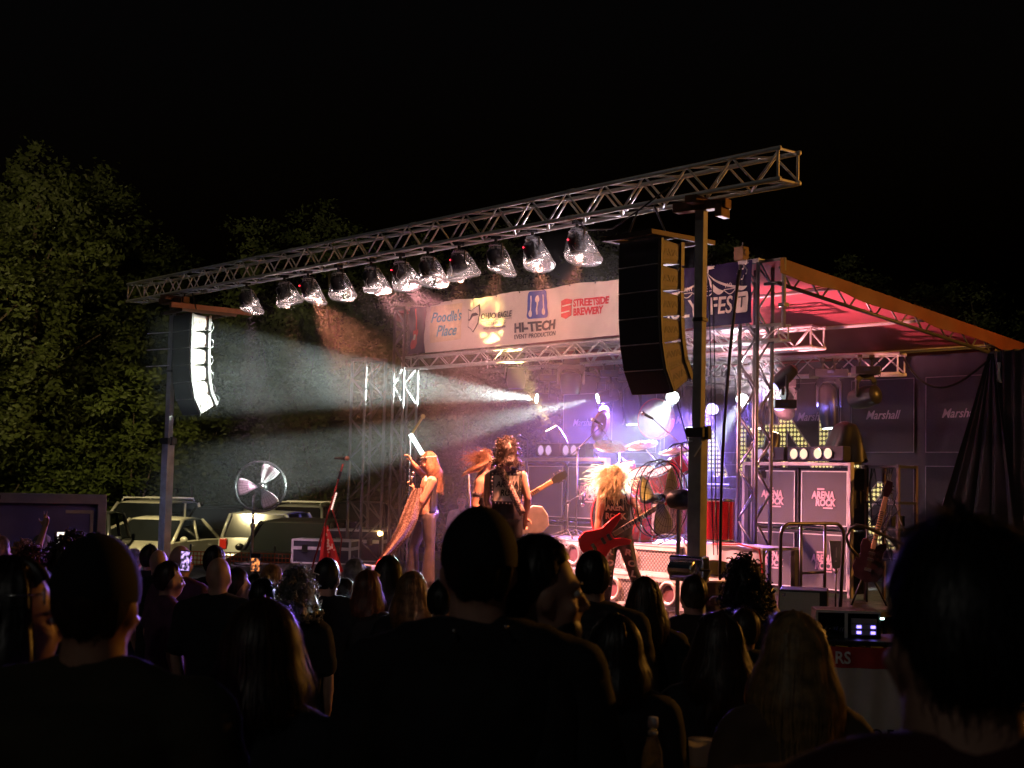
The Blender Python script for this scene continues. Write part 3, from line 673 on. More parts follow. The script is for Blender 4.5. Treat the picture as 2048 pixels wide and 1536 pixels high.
# tent emblem
cx = 6.97
flat('tent_pole', [(cx-.01, 4.85), (cx+.01, 4.85), (cx+.01, 4.95), (cx-.01, 4.95)], INKW); flat('tent_flag', [(cx, 4.9), (cx+.1, 4.91), (cx+.08, 4.93), (cx+.1, 4.945), (cx, 4.95)], INKW)
def tent_stripe(x0, x1, zb):
    def f(a, b):
        x = cx+(x0+(x1-x0)*a-cx)*b**1.6; z = 4.87+(zb-4.87)*(1-(1-b)**1.5)-.05*math.sin(math.pi*a)*b**8; return Vector((x, FY, z))
    m = MB(); m.grid(f, 8, 12); m.build('tent_stripe', INKW, bn)
tent_stripe(6.28, 6.48, 4.64); tent_stripe(6.7, 6.86, 4.6); tent_stripe(7.05, 7.22, 4.6); tent_stripe(7.44, 7.66, 4.62)
for x0, x1 in ((6.48, 6.7), (6.86, 7.05), (7.22, 7.44)):
    m = MB(); m.tube([(x0+(x1-x0)*i/8, FY, 4.6-.055*math.sin(math.pi*i/8)) for i in range(9)], .006, 5); m.tube([(x0, FY, 4.61), (x1, FY, 4.61)], .006, 5); m.build('tent_scallop', INKW, bn)
L('T', .08, INK, 6.38, 4.63); L('HOM', .08, INKW, 6.5, 4.635, space=1.3, sx=.9); L('AS', .08, INKW, 6.88, 4.635, space=1.3); L('MO', .08, INKW, 7.24, 4.635, space=1.3); L('RE', .08, INK, 7.48, 4.635, space=1.3)
L('JULY', .33, INKW, 6.2, 4.26, off=.004, sx=.9, rot=(R(90), R(-3), 0)); L('FES', .33, INKW, 6.98, 4.29, off=.004, sx=.86)
flat('glass_shape', rrect(7.46, 4.27, 7.67, 4.55, .03), INKW); L('T', .22, INK, 7.5, 4.34, y=FY-.006, sx=1.05)
for x, z in ((7.6, 4.92), (7.55, 4.86), (7.48, 4.8), (7.62, 4.79), (7.55, 4.72)):
    m = MB(); m.ell((x, FY, z), (.018, .004, .012)); m.cyl((x+.016, FY, z), (x+.02, FY, z+.055), .004, None, 5); m.build('music_note', INKW, bn)
m = MB()
for i in range(14): x = .05+7.6*i/13; m.ell((x, -.012, bz(x)-.02), (.014, .006, .014), None, 8, 6)
m.build('grommets', CHROME, bn)
for ch in bn.children:
    if ch.name.split('.')[0] in ('navy_end', 'cream_field'): continue
    lx, ly, lz = ch.location
    for vtx in ch.data.vertices: vtx.co.y += wr(vtx.co.x+lx, min(4.96, max(4.13, vtx.co.z+lz)))

# ================================================================ BACKDROP
BKM = mat('backdrop_cloth', (.1, .096, .11), .9, 0, .15, 2, .1)
bd = thing('printed_backdrop', ST(12.4, 8.5, DECK), ROTS, 'grey printed backdrop of amplifier cabinets with ARENA in dotted letters', 'backdrop')
def bx(u): return 12.4-u
m = MB(); m.grid(lambda a, b: Vector((9.75*a, .03*math.sin(a*47)*math.sin(b*2+1)+.012*math.sin(a*160+b*9), 3.62*b+.0)), 160, 20); m.build('cloth', BKM, bd, True)
PRLINE = mat('print_line', (.42, .4, .42), .8); PRINT_DK = mat('print_panel', (.07, .066, .076), .9, 0, .12, 40)
for i in range(7):
    for j in range(2):
        u1 = 4.03-1.42*0+.0; uc = 3.38+1.42*i; z0, z1 = ((.72, 1.86), (2.08, 3.26))[j]; x = bx(uc); h = .6
        pnl = MB(); pnl.box((x, -.052, (z0+z1)/2), (2*h, .004, z1-z0)); pn = pnl.build('printed_cabinet', PRINT_DK, bd)
        for (a, b_, c, d) in ((-h, z0, h, z0), (-h, z1, h, z1), (-h, z0, -h, z1), (h, z0, h, z1)):
            q = MB(); q.box((x+(a+c)/2, -.056, (b_+d)/2), (abs(c-a)+.012, .004, abs(d-b_)+.012)); q.build('printed_outline', PRLINE, pn)
        lettering('Marshall', .2, mat('print_script', (.62, .5, .56), .7), pn, (x, -.058, (z0+z1)/2-.05), shear=.35, align='CENTER', off=.002, sx=.95)
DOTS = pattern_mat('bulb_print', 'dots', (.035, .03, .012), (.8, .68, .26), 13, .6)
for body, u0, z, sz, sx in (('A', 9.5, 1.3, 2.35, 1.0), ('R', 7.9, 1.62, 1.35, .95), ('E', 7.35, 1.62, 1.35, .9), ('N', 7.02, 1.62, 1.7, .95), ('A', 5.95, 1.7, 1.25, .95), ('R', 8.6, .45, 1.45, .95), ('O', 7.7, .45, 1.45, .95), ('C', 6.6, .45, 1.45, .95), ('K', 5.55, .55, 1.5, 1.0)):
    lettering(body, sz, mat('print_edge', (.72, .66, .55), .7), bd, (bx(u0), -.062, z), name='letter_edge', off=.035, sx=sx)
    lettering(body, sz, DOTS, bd, (bx(u0), -.07, z), name='dotted_letter', off=.008, sx=sx)
ct = thing('side_curtain', ST(2.62, 8.2, DECK), ROTS, 'black pleated curtain gathered at the top of the back corner pole', 'curtain')
def cur(a, b):
    top = Vector((-.12+.1*a, 0, 3.55)); bot = Vector((-1.25+1.85*a, -.1, .15)); p = top.lerp(bot, b)
    s = (b+.08)*.16; return p+Vector((.03*math.sin(a*55)*b, s*(.6*math.sin(a*40+3*math.sin(a*5)+b*2)+.5*noise.noise((a*14, b*1.3, 3))), -.25*b*(1-b)*math.sin(a*3.1)))
m = MB(); m.grid(cur, 130, 24); m.build('cloth', mat('black_drape', (.022, .02, .024), .75, 0, .2, 6), ct, True)
m = MB(); m.grid(lambda a, b: Vector((.0+1.9*a, .05+.06*math.sin(a*70), 3.6-3.5*b)), 60, 4); m.build('side_panel', mat('black_drape', (.02, .02, .02)), ct, True)
t = thing('corner_pole', ST(2.6, 8.35, gz(20)), ROTS, 'thin pole with white tie at the back corner of the backdrop', 'pole')
m = MB(); m.cyl((0, 0, 0), (0, 0, 4.6), .028, None, 10); m.build('tube', PAINTED, t, True)
m = MB(); m.tube([(.0, -.08, 4.45), (.02, -.12, 4.35), (.0, -.1, 4.2), (.05, -.1, 4.15)], [.03, .02, .045, .01], 6); m.build('tie', WHITE, t)
m = MB(); m.ell((.08, -.05, 4.6), .04); m.build('finial', CHROME, t, True)
t = thing('slack_cable', pB0, ROTS, 'black cable sagging from the angled truss to the corner pole', 'cable')
e = wmat(t).inverted() @ (ST(2.7, 8.2, 3.98)); m = MB(); m.tube([Vector((0, 0, .1)).lerp(e, i/14)-Vector((0, 0, .45*math.sin(math.pi*(i/14)**.8))) for i in range(15)], .018, 6); m.build('strand', BLK, t, True)

# ================================================================ CABINET WALLS
PINKM = mat('wall_frame_metal', (.6, .52, .5), .4, .4, .1, 6)
LOGO = mat('logo_pink', (.78, .5, .55), .6)
def cabinet(x, z, par_loc, label, logo=True, w=.87, h=.84, d=.36):
    t = thing('speaker_cabinet', par_loc, ROTS, label, 'speaker cabinet', 'guitar speaker cabinets in the two walls')
    m = MB(); m.box((w/2, d/2+.03, h/2), (w-.012, d, h-.012)); m.build('shell', TOLEX, t, bevel=.012)
    m = MB(); m.box((w/2, .018, h/2), (w-.1, .02, h-.1)); g = m.build('grille', CAB_CLOTH, t)
    for a, b_, c, e in ((.055, .055, w-.055, .055), (.055, h-.055, w-.055, h-.055), (.055, .055, .055, h-.055), (w-.055, .055, w-.055, h-.055)):
        q = MB(); q.box(((a+c)/2, .006, (b_+e)/2), (abs(c-a)+.014, .012, abs(e-b_)+.014)); q.build('piping', WHITE, t)
    if logo:
        lettering('ARENA', .135, LOGO, g, (w/2-.2, -.002, h*.5), off=.006, shear=.1, sx=.85); lettering('ROCK', .13, LOGO, g, (w/2-.14, -.002, h*.5-.1), off=.006, shear=.1, sx=.9)
        q = MB(); q.box((w/2-.05, -.001, h*.5+.125), (.12, .004, .025)); q.build('logo_bar', LOGO, g); q = MB(); q.box((w/2+.07, -.001, h*.5-.13), (.16, .004, .02)); q.build('logo_bar', LOGO, g)
for i, (nm) in enumerate(('nearest the drum kit', 'next to the cable rack')):
    for j, rw in enumerate(('Lower', 'Upper')):
        cabinet(0, 0, ST(4.43-.885*i, 4.75, DECK+.06+.855*j), '%s cabinet with pink logo in the near wall, %s' % (rw.lower(), nm))
t = thing('cabinet_wall_frame', ST(4.43, 4.7, DECK), ROTS, 'pink-lit metal frame round the near cabinet wall', 'frame')
for c, d in (((.885, .0, 1.80), (1.88, .08, .05)), ((-.03, .0, .9), (.05, .08, 1.75)), ((1.80, .0, .9), (.05, .08, 1.75))): m = MB(); m.box(c, d); m.build('rail', PINKM, t, bevel=.006)
for i, (nm) in enumerate(('next to the two guitarists', 'next to the bass drum')):
    for j, rw in enumerate(('lower', 'upper')):
        cabinet(0, 0, ST(7.18-.885*i, 2.9, DECK+.06+.855*j), '%s cabinet in the far wall, %s' % (rw, nm), logo=(j == 1 and i == 1) or j == 0)
t = thing('cabinet_wall_frame', ST(7.18, 2.85, DECK), ROTS, 'metal frame round the far cabinet wall behind the guitarists', 'frame')
for c, d in (((.885, .0, 1.80), (1.88, .08, .05)), ((-.03, .0, .9), (.05, .08, 1.75)), ((1.80, .0, .9), (.05, .08, 1.75))): m = MB(); m.box(c, d); m.build('rail', PINKM, t, bevel=.006)
t = thing('amplifier_rack', ST(5.35, 5.1, DECK), ROTS, 'dark tall amplifier rack with a blue-lit top behind the mast', 'rack')
m = MB(); m.box((.0, .3, .72), (.95, .6, 1.44)); m.build('case', TOLEX, t, bevel=.015)
m = MB(); m.box((0, -.01, .7), (.85, .02, 1.2)); m.build('front_cloth', CAB_CLOTH, t)
m = MB(); m.box((0, .3, 1.53), (.8, .4, .17)); hd = m.build('amplifier_head', BLKP, t, bevel=.01)
m = MB(); m.box((-.1, .09, 1.5), (.5, .01, .02)); m.build('lit_strip', emis('blue_strip', (.25, .2, 1), 3), hd)
rk = thing('cable_rack', ST(2.6, 5.0, DECK), ROTS, 'open steel rack of dangling cables beside the near cabinet wall', 'rack')
for x in (0, .5):
    for y in (0, .4): m = MB(); m.box((x, y, .9), (.04, .04, 1.8)); m.build('upright', mat('rack_brown', (.12, .08, .06), .6, .3, .2, 9), rk)
for z in (.55, .95, 1.3, 1.78): m = MB(); m.box((.25, .2, z), (.54, .44, .03)); m.build('shelf', BLK, rk)
m = MB(); m.box((.2, .2, 1.06), (.34, .3, .14)); m.build('power_unit', BLKP, rk, bevel=.01); m = MB(); m.box((.3, .2, .62), (.3, .3, .1)); m.build('power_unit', BLKP, rk, bevel=.01)
for k in range(7):
    g = random.Random(k); x = g.uniform(.05, .45); m = MB()
    pts = [Vector((x+g.uniform(-.12, .12)*s, -.03-.03*math.sin(s*5), 1.75-s*g.uniform(.15, .32))) for s in range(6)]; m.tube(pts, .009, 5); m.build('cable', BLK, rk, True)

# ================================================================ RISERS
TREAD = pattern_mat('tread_plate', 'tread', (.3, .29, .29), (.72, .7, .7), 26, .32, .7, .7)
RISERTOP = mat('riser_top', (.4, .38, .4), .4, .3, .15, 5)
def riser(u_left, v, z0, w, d, h, label, rings, tread=True):
    t = thing('drum_riser', ST(u_left, v, z0), ROTS, label, 'riser', 'tread plate risers under the drums')
    m = MB(); m.box((w/2, d/2, h/2), (w, d, h-.01)); m.build('core', STEEL, t)
    m = MB(); m.box((w/2, -.008, h/2), (w-.01, .014, h-.08)); m.build('tread_front', TREAD, t)
    m = MB(); m.box((w/2, d/2, h), (w+.03, d+.03, .025)); m.build('top_board', RISERTOP, t, bevel=.005)
    for z in (.02, h-.03): m = MB(); m.box((w/2, -.018, z), (w, .02, .035)); m.build('edge_rail', ALU, t)
    for x in [i*1.2 for i in range(int(w/1.2)+1)]: m = MB(); m.box((min(w-.015, max(.015, x)), -.018, h/2), (.03, .016, h-.06)); m.build('edge_post', ALU, t)
    for x in rings:
        m = MB(); m.lathe([(.1, 0), (.105, -.022), (.13, -.03), (.15, -.022), (.155, 0)], 28, Matrix.Rotation(R(-90), 3, 'X'), (x, -.016, h/2), capped=False)
        ro = m.build('porthole_ring', PINKM, t, True)
        m = MB(); m.lathe([(.0, -.004), (.104, -.004)], 24, Matrix.Rotation(R(-90), 3, 'X'), (x, -.016, h/2), capped=False); m.build('porthole_glass', mat('porthole', (.2, .1, .12), .25, 0, .2, 4), ro)
    return t
riser(6.15, 1.38, DECK, 3.95, .8, .36, 'lower tread plate riser with round portholes behind the bass player', (.55, 1.5, 2.45, 3.4))
riser(6.15, 1.72, DECK+.365, 3.2, 1.55, .345, 'upper tread plate riser with round portholes carrying the drum kit', (.3, 1.36, 2.4))
t = thing('draped_table', ST(2.95, 1.85, DECK), ROTS, 'white draped low table glowing pink behind the mast', 'table')
m = MB(); m.box((.55, .35, .75), (1.3, .7, .03)); tp = m.build('table_top', RISERTOP, t)
def dr(a, b):
    x = -.13+1.36*a; return Vector((x, -.03+.015*math.sin(x*21)*b,   .772-.2*b-.02*math.sin(x*9)*b))
m = MB(); m.grid(dr, 60, 4); m.build('drape', mat('white_cloth', (.72, .68, .7), .8, 0, .06, 6, trans=.25), t, True)
for x in (-.05, 1.15):
    for y in (.05, .65): m = MB(); m.box((x, y, .37), (.06, .06, .73)); m.build('leg', STEEL, t)
m = MB(); m.tube([(.5, -.05, .78), (.9, -.06, .8), (1.2, -.05, .75), (1.27, -.05, .4), (1.28, -.05, .05)], .012, 6); m.build('red_cable', mat('red_rubber', (.5, .02, .03), .5), t, True)

# ================================================================ MOVING LIGHTS
HEADM = mat('fixture_black', (.03, .028, .032), .35, .2, .2, 12)
def mover(px, py, v, target, col, energy, angle, label, up=True, rlens=.085, big=1.0, es=14, blend=.55, lamp=True, yokem=HEADM, lens_col=None, arm=.3):
    d = CAM_M.to_3x3() @ Vector(((px-1024)/FPX, (768-py)/FPX, -1.0)); O_ = Vector((OX, OY, 0)); C0 = Vector((0, 0, CAMZ))
    lens = C0+d*((v+(O_-C0).dot(VV))/d.dot(VV)); lens = Vector(lens); tg = Vector(target); D = (tg-lens).normalized()
    hc = lens-D*.2*big; t = thing('moving_light', hc, 0, label, 'stage light', 'moving lights round the band')
    Rz = frame_to(D); r = rlens
    m = MB(); m.lathe([(r*.55, -.2*big), (r*1.15, -.16*big), (r*1.35, -.03*big), (r*1.3, .1*big), (r*1.12, .19*big)], 18, Rz, capped=True); h = m.build('head', HEADM, t, True)
    h.modifiers.new('e', 'EDGE_SPLIT').split_angle = R(40)
    m = MB(); m.lathe([(0, .197*big), (r, .197*big)], 18, Rz, capped=False); m.build('lens', emis('lens_%s' % label[:30], lens_col or col, es), h, fix=False)
    side = D.cross(Vector((0, 0, 1))); side = side.normalized() if side.length > .2 else Vector((1, 0, 0)); s = 1 if up else -1; w = r*1.55
    m = MB(); Y = [side*w, side*w+Vector((0, 0, s*arm*.75)), side*w*.6+Vector((0, 0, s*arm)), -side*w*.6+Vector((0, 0, s*arm)), -side*w+Vector((0, 0, s*arm*.75)), -side*w]
    for a, b in zip(Y[:-1], Y[1:]):
        a, b = Vector(a), Vector(b); q = (b-a).to_track_quat('Z', 'Y').to_matrix(); m.box((a+b)/2, (.035, .09, (b-a).length+.02), q)
    m.build('yoke', yokem, t, bevel=.006)
    m = MB(); m.box((0, 0, s*(arm+.08)), (.3*big, .24*big, .12)); bs = m.build('base', HEADM, t, bevel=.012)
    m = MB(); m.box((-.02, -.13*big, s*(arm+.09)), (.1, .006, .04)); m.build('display', mat('display_glass', (.05, .06, .12), .2), bs)
    if up:
        m = MB()
        for x in (-.09, .09): m.tube([(x, 0, s*(arm+.13)), (x, 0, s*(arm+.26))], .016, 6); m.cyl((x-.03, 0, arm+.28), (x+.03, 0, arm+.28), .04, None, 10)
        m.tube([(.1, .05, arm+.1), (.22, .05, arm+.0), (.25, .05, arm+.15), (.12, .05, arm+.3)], .009, 5); m.build('clamp', STEEL, t)
    if lamp:
        light('SPOT', 'beam_lamp', t, lens+D*.02, tg, energy, col, angle, blend, r*.5)
    return t
WHT = (.86, 1., .93); PUR = (.3, .17, 1.); BLU = (.22, .18, 1.)
BEAMK = 6.0
mover(1073, 797, 5.7, ST(12.5, .1, 3.75), WHT, 5600*BEAMK, R(18), 'moving light under the roof truss throwing a white beam onto the far line array')
mover(1195, 797, 5.7, at(560, 935, 23), WHT, 3400*BEAMK, R(13), 'moving light aiming a wide white beam past the guitarists')
mover(1345, 795, 5.7, ST(3.0, .7, 2.0), WHT, 3400*BEAMK, R(12), 'moving light beaming down onto the bass player', es=30, rlens=.1)
mover(1485, 800, 5.7, at(1330, 1040, 18.9), WHT, 1900*BEAMK, R(13), 'moving light beaming down at the drums beside the near tower', es=24, rlens=.1)
mover(1208, 820, 6.6, at(1150, 1150, 17.5), PUR, 800*BEAMK, R(46), 'purple moving light hidden behind a brown cymbal', es=14, rlens=.09)
mover(1425, 818, 6.2, ST(4.5, 1.5, .6), PUR, 800*BEAMK, R(56), 'purple moving light between the mast and the near tower', es=3.5, lens_col=(.5, .42, 1), rlens=.1)
mover(1560, 808, 5.4, ST(2.4, 0, 5.15), (1, .8, .9), 600*BEAMK, R(40), 'purple moving light hanging beside the dotted letters', es=3.5, lens_col=(.5, .42, 1), rlens=.11)
mover(1548, 772, 4.25, ST(5.2, 2.0, .8), PUR, 500*BEAMK, R(50), 'small purple moving light high on the near tower', up=False, es=3.5, lens_col=(.5, .42, 1), rlens=.08)
mover(1706, 800, 6.2, at(1500, 850, 22.5), BLU, 900*BEAMK, R(13), 'moving light at the truss end throwing a blue beam sideways', es=10, rlens=.12, big=1.2)
for px, py, v, lb, k in ((1265, 850, 7.2, 'white downlight behind the cymbals', .9), (1383, 856, 6.8, 'white downlight beside the mast', .8), (1515, 858, 6.8, 'white downlight behind the near tower', .8), (1660, 858, 6.5, 'large white downlight over the dotted letters', 1.)):
    P = ST(0, 0, 0); d = at(px, py, 20)
    C0 = Vector((0, 0, CAMZ)); dd = d-C0; lens = C0+dd*((v+(Vector((OX, OY, 0))-C0).dot(VV))/dd.dot(VV))
    mover(px, py, v, (lens.x+.15, lens.y-.1, lens.z-2), WHT, 130*k*BEAMK, R(26), lb, es=9, rlens=.11, big=1.7, arm=.42)
mover(1032, 778, 5.5, at(1032, 1100, 25.5), PUR, 0, R(20), 'switched-off moving light under the far end of the roof truss', es=.15, rlens=.13, yokem=mat('yoke_grey', (.3, .26, .24), .5, .2, .2, 9), lamp=False)
mover(1142, 790, 5.5, at(1142, 1100, 24.5), PUR, 0, R(20), 'switched-off moving light with a grey yoke behind the white beam', es=.15, rlens=.14, yokem=MATS['yoke_grey'], lamp=False)
mover(1102, 856, 4.3, ST(8.75, 3.5, 4.5), (1, .74, .22), 750*BEAMK, R(22), 'upturned moving light on the far cabinets sending a yellow beam to the banner', up=False, es=22, lens_col=(1, .86, .55), rlens=.1, big=1.2)
mover(1548, 868, 5.0, ST(4.4, 5.9, 4.7), (1, .32, .36), 58*BEAMK, R(105), 'upturned moving light on the near cabinets glaring orange', up=False, es=26, lens_col=(1, .72, .42), rlens=.09, big=1.1)
t = thing('covered_light', ST(2.95, 5.0, DECK+1.8), ROTS, 'moving light under a black cloth on the near cabinet wall', 'stage light')
m = MB()
def cov(a, b):
    th = 2*math.pi*a; r = .1+.17*b**.8*(1+.16*math.sin(th*5+b*3)); return Vector((r*math.cos(th)*1.15, r*math.sin(th), .56-.5*b**1.4+.03*math.sin(th*4)*b))
m.grid(cov, 40, 10); m.ell((0, 0, .5), (.12, .11, .09)); m.build('cloth', mat('cover_cloth', (.016, .014, .014), .5, 0, .2, 6), t, True)
m = MB(); m.box((0, 0, .05), (.34, .28, .1)); m.build('base', HEADM, t, bevel=.01)
def blinder(loc, label, lit, n=2):
    t = thing('blinder_light', loc, ROTS, label, 'stage light', 'two-lamp blinders on the cabinet walls')
    m = MB(); m.box((0, .08, .11), (.17*n+.2, .16, .2)); h = m.build('housing', HEADM, t, bevel=.012)
    for i in range(n):
        x = (i-(n-1)/2)*.17-.06
        m = MB(); m.lathe([(.075, 0), (.08, -.02), (.07, -.02)], 20, Matrix.Rotation(R(-90), 3, 'X'), (x, -.0, .11), capped=False); m.build('bezel', CHROME, h, True)
        m = MB(); m.lathe([(0, -.006), (.05, -.01), (.072, -.004)], 20, Matrix.Rotation(R(-90), 3, 'X'), (x, -.0, .11), capped=False)
        m.build('lamp_glass', emis('blinder_'+('warm' if lit else 'pink'), (1, .62, .42) if lit else (.75, .5, .85), 1.1 if lit else .6), h, True)
    return t
blinder(ST(4.1, 4.78, DECK+1.83), 'two-lamp blinder on the near cabinets next to the tower', False)
blinder(ST(3.5, 4.78, DECK+1.83), 'warm two-lamp blinder on the near cabinets next to the dotted N', True)
blinder(ST(2.95, 4.6, DECK+1.83), 'two-lamp blinder in front of the covered light', True)
blinder(ST(6.75, 2.95, DECK+1.83), 'pink two-lamp blinder on the far cabinets', False)
blinder(ST(6.2, 2.95, DECK+1.83), 'pink two-lamp blinder on the far cabinets beside the boom microphone', False)

# ================================================================ BAGGED PAR LIGHTS ON THE LONG TRUSS
BAG = clear_film('rain_cover', film=.07, gloss=.3); RIM = mat('bag_edge', (.75, .72, .72), .2, 0, .1, 8, trans=.5)
PINKW = (1, .3, .16)
pars = [(1147, .0), (1058, .1), (985, .0), (912, -.2), (850, 0), (795, .3), (737, .1), (672, -.2), (612, .2), (565, .1), (490, 0)]
ordn = ['first', 'second', 'third', 'fourth', 'fifth', 'sixth', 'seventh', 'eighth', 'ninth', 'tenth', 'last']
LEDF = pattern_mat('led_face', 'weave', (.02, .02, .02), (.3, .28, .26), 60, .25, .3)
for i, (px, tw) in enumerate(pars):
    d = at(px, 500, 20)-Vector((0, 0, CAMZ)); k = (Vector((OX, OY, 0))).dot(VV)/d.dot(VV); P = Vector((0, 0, CAMZ))+d*k
    u = (P-Vector((OX, OY, 0))).dot(UV)
    t = thing('par_light', ST(u, .05, 4.98), ROTS, '%s bagged stage light along the long truss counting from the orange-lit mast' % ordn[i], 'stage light', 'bagged lights under the long truss')
    tgt = Vector((tw*2, 2.2, -3.6)); D = tgt.normalized(); Rm = frame_to(D); c = Vector((0, 0, -.27))
    m = MB(); m.lathe([(.05, -.13), (.09, -.1), (.1, .02), (.105, .08)], 18, Rm, c); h = m.build('can', HEADM, t, True)
    m = MB(); m.lathe([(0, .07), (.09, .07)], 18, Rm, c, capped=False); m.build('lens', emis('par_lens', (1, .45, .35), 7), h)
    m = MB(); m.tube([c+Vector((-.12, 0, 0)), (-.12, 0, -.1), (0, 0, -.07), (.12, 0, -.1), c+Vector((.12, 0, 0))], .012, 6); m.cyl((0, 0, -.09), (0, 0, .02), .02); m.box((0, 0, .0), (.08, .1, .06)); m.build('yoke', BLK, t)
    g = random.Random(40+i); m = MB(); ph = g.uniform(0, 6); wid = g.uniform(.105, .15)
    def bag(a, b):
        th = 2*math.pi*a; r = .07+(wid)*min(1, b*1.15)**.75*(1+.1*math.sin(th*3+ph)*b+.05*math.sin(th*7+ph*2+b*4)) if b < .93 else (wid+.07)*(1-(b-.93)/.07*.9)
        z = -.08-.33*min(b, .93)/.93+.05*math.sin(th+ph)*b-(.03 if b > .93 else 0); return Vector((r*math.cos(th)*1.05+tw*.15*b, r*math.sin(th)+.12*b, z))
    m.grid(bag, 30, 15); m.build('rain_cover', BAG, t, True, fix=False)
    m = MB(); m.tube([bag(q/36, .93) for q in range(36)], .006, 5, True); m.tube([bag(q/36, .12) for q in range(36)], .005, 5, True)
    for q in (.1, .3, .55, .8): m.tube([bag(q+.03*math.sin(w_*7), .1+.83*w_) for w_ in [e/8 for e in range(9)]], .0025, 4)
    m.build('bag_edge', RIM, t, True)
    if i in (0, 1, 3, 5, 8):
        m = MB(); m.ell(c+Vector((.0, -.14, .04)), .008, None, 6, 4); m.build('status_light', emis('status_red', (1, .02, .04), 8), t)
    pos = wmat(t) @ (c+D*.13)
    aimp, en, colr, ang = [((4.1, -.15, 1.3), 2600, PINKW, 40), ((3.15, .85, 1.3), 2600, PINKW, 40), ((6.3, .4, 1.4), 2200, PINKW, 36), ((6.3, .4, 1.3), 1800, PINKW, 36), ((5.4, 3.4, 4.4), 520, (1, .52, .45), 80),
        ((4.0, 2.2, 1.4), 3000, (1, .36, .36), 56), ((3.2, 2.4, 1.1), 1900, (1, .38, .36), 60), ((8.6, 3.4, 4.45), 460, (1, .52, .45), 62), ((4.5, .1, 1.3), 2400, PINKW, 40), ((10.0, 1.1, 1.3), 520, PINKW, 30), ((11.5, .9, 1.95), 600, (1, .5, .7), 30)][i]
    light('POINT', 'bag_scatter_fill', t, wmat(t) @ (c+D*.11), pos+D, 7, (1, .72, .68), rad=.06)  # added point light, stands in for light scattered by the bag
    light('SPOT', 'wash_lamp', t, pos, ST(*aimp), en*(1.5 if i not in (4, 7, 9, 10) else 1.1), colr, R(ang), .7, .05)
t = thing('truss_cable', ST(2.9, -.1, 4.96), ROTS, 'thin cable looping from the long truss to the dark line array', 'cable')
m = MB(); m.tube([(0, 0, 0), (.3, -.1, -.16), (.7, -.1, -.2), (1.1, -.1, -.05), (1.5, -.05, .15)], .01, 6); m.build('strand', BLK, t, True)
for k, (a, b) in enumerate((((1416, 560), (1428, 1110)), ((1424, 560), (1436, 1110)), ((1478, 540), (1440, 1160)))):
    A, B = at(*a, 15.6), at(*b, 15.6); t = thing('hanging_cable', B, 0, ('thin rope hanging beside the orange-lit mast', 'second thin rope hanging beside the orange-lit mast', 'thick black cable swinging between mast and near tower')[k], 'cable')
    m = MB(); e = A-B; m.tube([e*(1-f)+Vector((-.06*math.sin(math.pi*f) if k == 2 else .01*math.sin(6*f), 0, 0)) for f in [i/10 for i in range(11)]], .017 if k == 2 else .006, 6); m.build('strand', BLK, t, True)

def pv(px, py, v):                    # point on the plane v = const
    C0 = Vector((0, 0, CAMZ)); d = at(px, py, 20)-C0; return C0+d*((v+(Vector((OX, OY, 0))-C0).dot(VV))/d.dot(VV))
# ================================================================ DRUMS
RT = DECK+.365+.345+.014
BRASS = mat('cymbal_bronze', (.75, .6, .5), .25, .9, .12, 30); DKBR = mat('cymbal_dark', (.2, .1, .07), .35, .8, .2, 30)
HEADW = mat('drum_skin', (.66, .62, .6), .5, 0, .06, 10, trans=.35)
BHEAD = mat('drum_head_black', (.02, .018, .02), .35, 0, .2, 10)
def drum(px, py, v, r, dpt, axis, label, head=HEADW, stand=True, name='drum', hoop=CHROME, shell=RED_LACQ):
    c = pv(px, py, v); t = thing(name, (c.x, c.y, RT if c.z > RT else DECK), ROTS, label, 'drum', 'drums of the kit'); q = Vector((0, 0, c.z-t.location.z)); Rm = frame_to(axis)
    m = MB(); m.lathe([(r, -dpt/2), (r, dpt/2)], 28, Rm, q, capped=False); s = m.build('shell', shell, t, True)
    for z, nm in ((-dpt/2, 'lower'), (dpt/2, 'upper')):
        m = MB(); m.lathe([(r*1.0, z-.015), (r*1.05, z-.015), (r*1.05, z+.015), (r*1.0, z+.015)], 28, Rm, q, capped=False); m.build('hoop', hoop, t, True)
        m = MB(); m.lathe([(0, z*1.005), (r*.99, z*1.005)], 28, Rm, q, capped=False); m.build('drum_head', head, t, fix=False)
    m = MB()
    for k in range(8):
        a = k*math.pi/4; p = Vector((math.cos(a)*r*1.03, math.sin(a)*r*1.03, 0)); m.cyl(q+Rm @ (p+Vector((0, 0, -dpt/2))), q+Rm @ (p+Vector((0, 0, dpt/2))), .006, None, 5)
    m.build('lugs', CHROME, s)
    if stand:
        m = MB(); m.tube([q, q+Vector((0, .1, -.1)), (0, .12, .25)], .014, 6)
        for k in range(3): a = k*2.1; m.tube([(0, .12, .3), (.28*math.cos(a), .12+.28*math.sin(a), .01)], .011, 6)
        m.build('stand', CHROME, t, True)
    return t
fr = Vector((0, -1, .0))
b = drum(1252, 1034, 2.25, .4, .45, fr, 'large bass drum with red hoop behind the bass player', BHEAD, False, 'bass_drum', RED_LACQ)
m = MB(); m.lathe([(.06, 0), (.075, -.012), (.06, -.02)], 18, Matrix.Rotation(R(-90), 3, 'X'), (.12, -.235, b.location.z*0+.3), capped=False); m.build('port_ring', CHROME, b)
m = MB()
for s in (-1, 1): m.tube([(s*.38, -.1, .3), (s*.5, -.25, .01)], .012, 6)
m.build('spur', CHROME, b)
drum(1250, 948, 2.6, .16, .24, (0, -.45, 1), 'small red rack tom nearest the boom microphone')
drum(1288, 962, 2.45, .17, .26, (.1, -.5, 1), 'red rack tom behind the near fan')
drum(1328, 962, 2.45, .18, .28, (-.1, -.5, 1), 'glossy magenta rack tom behind the near fan')
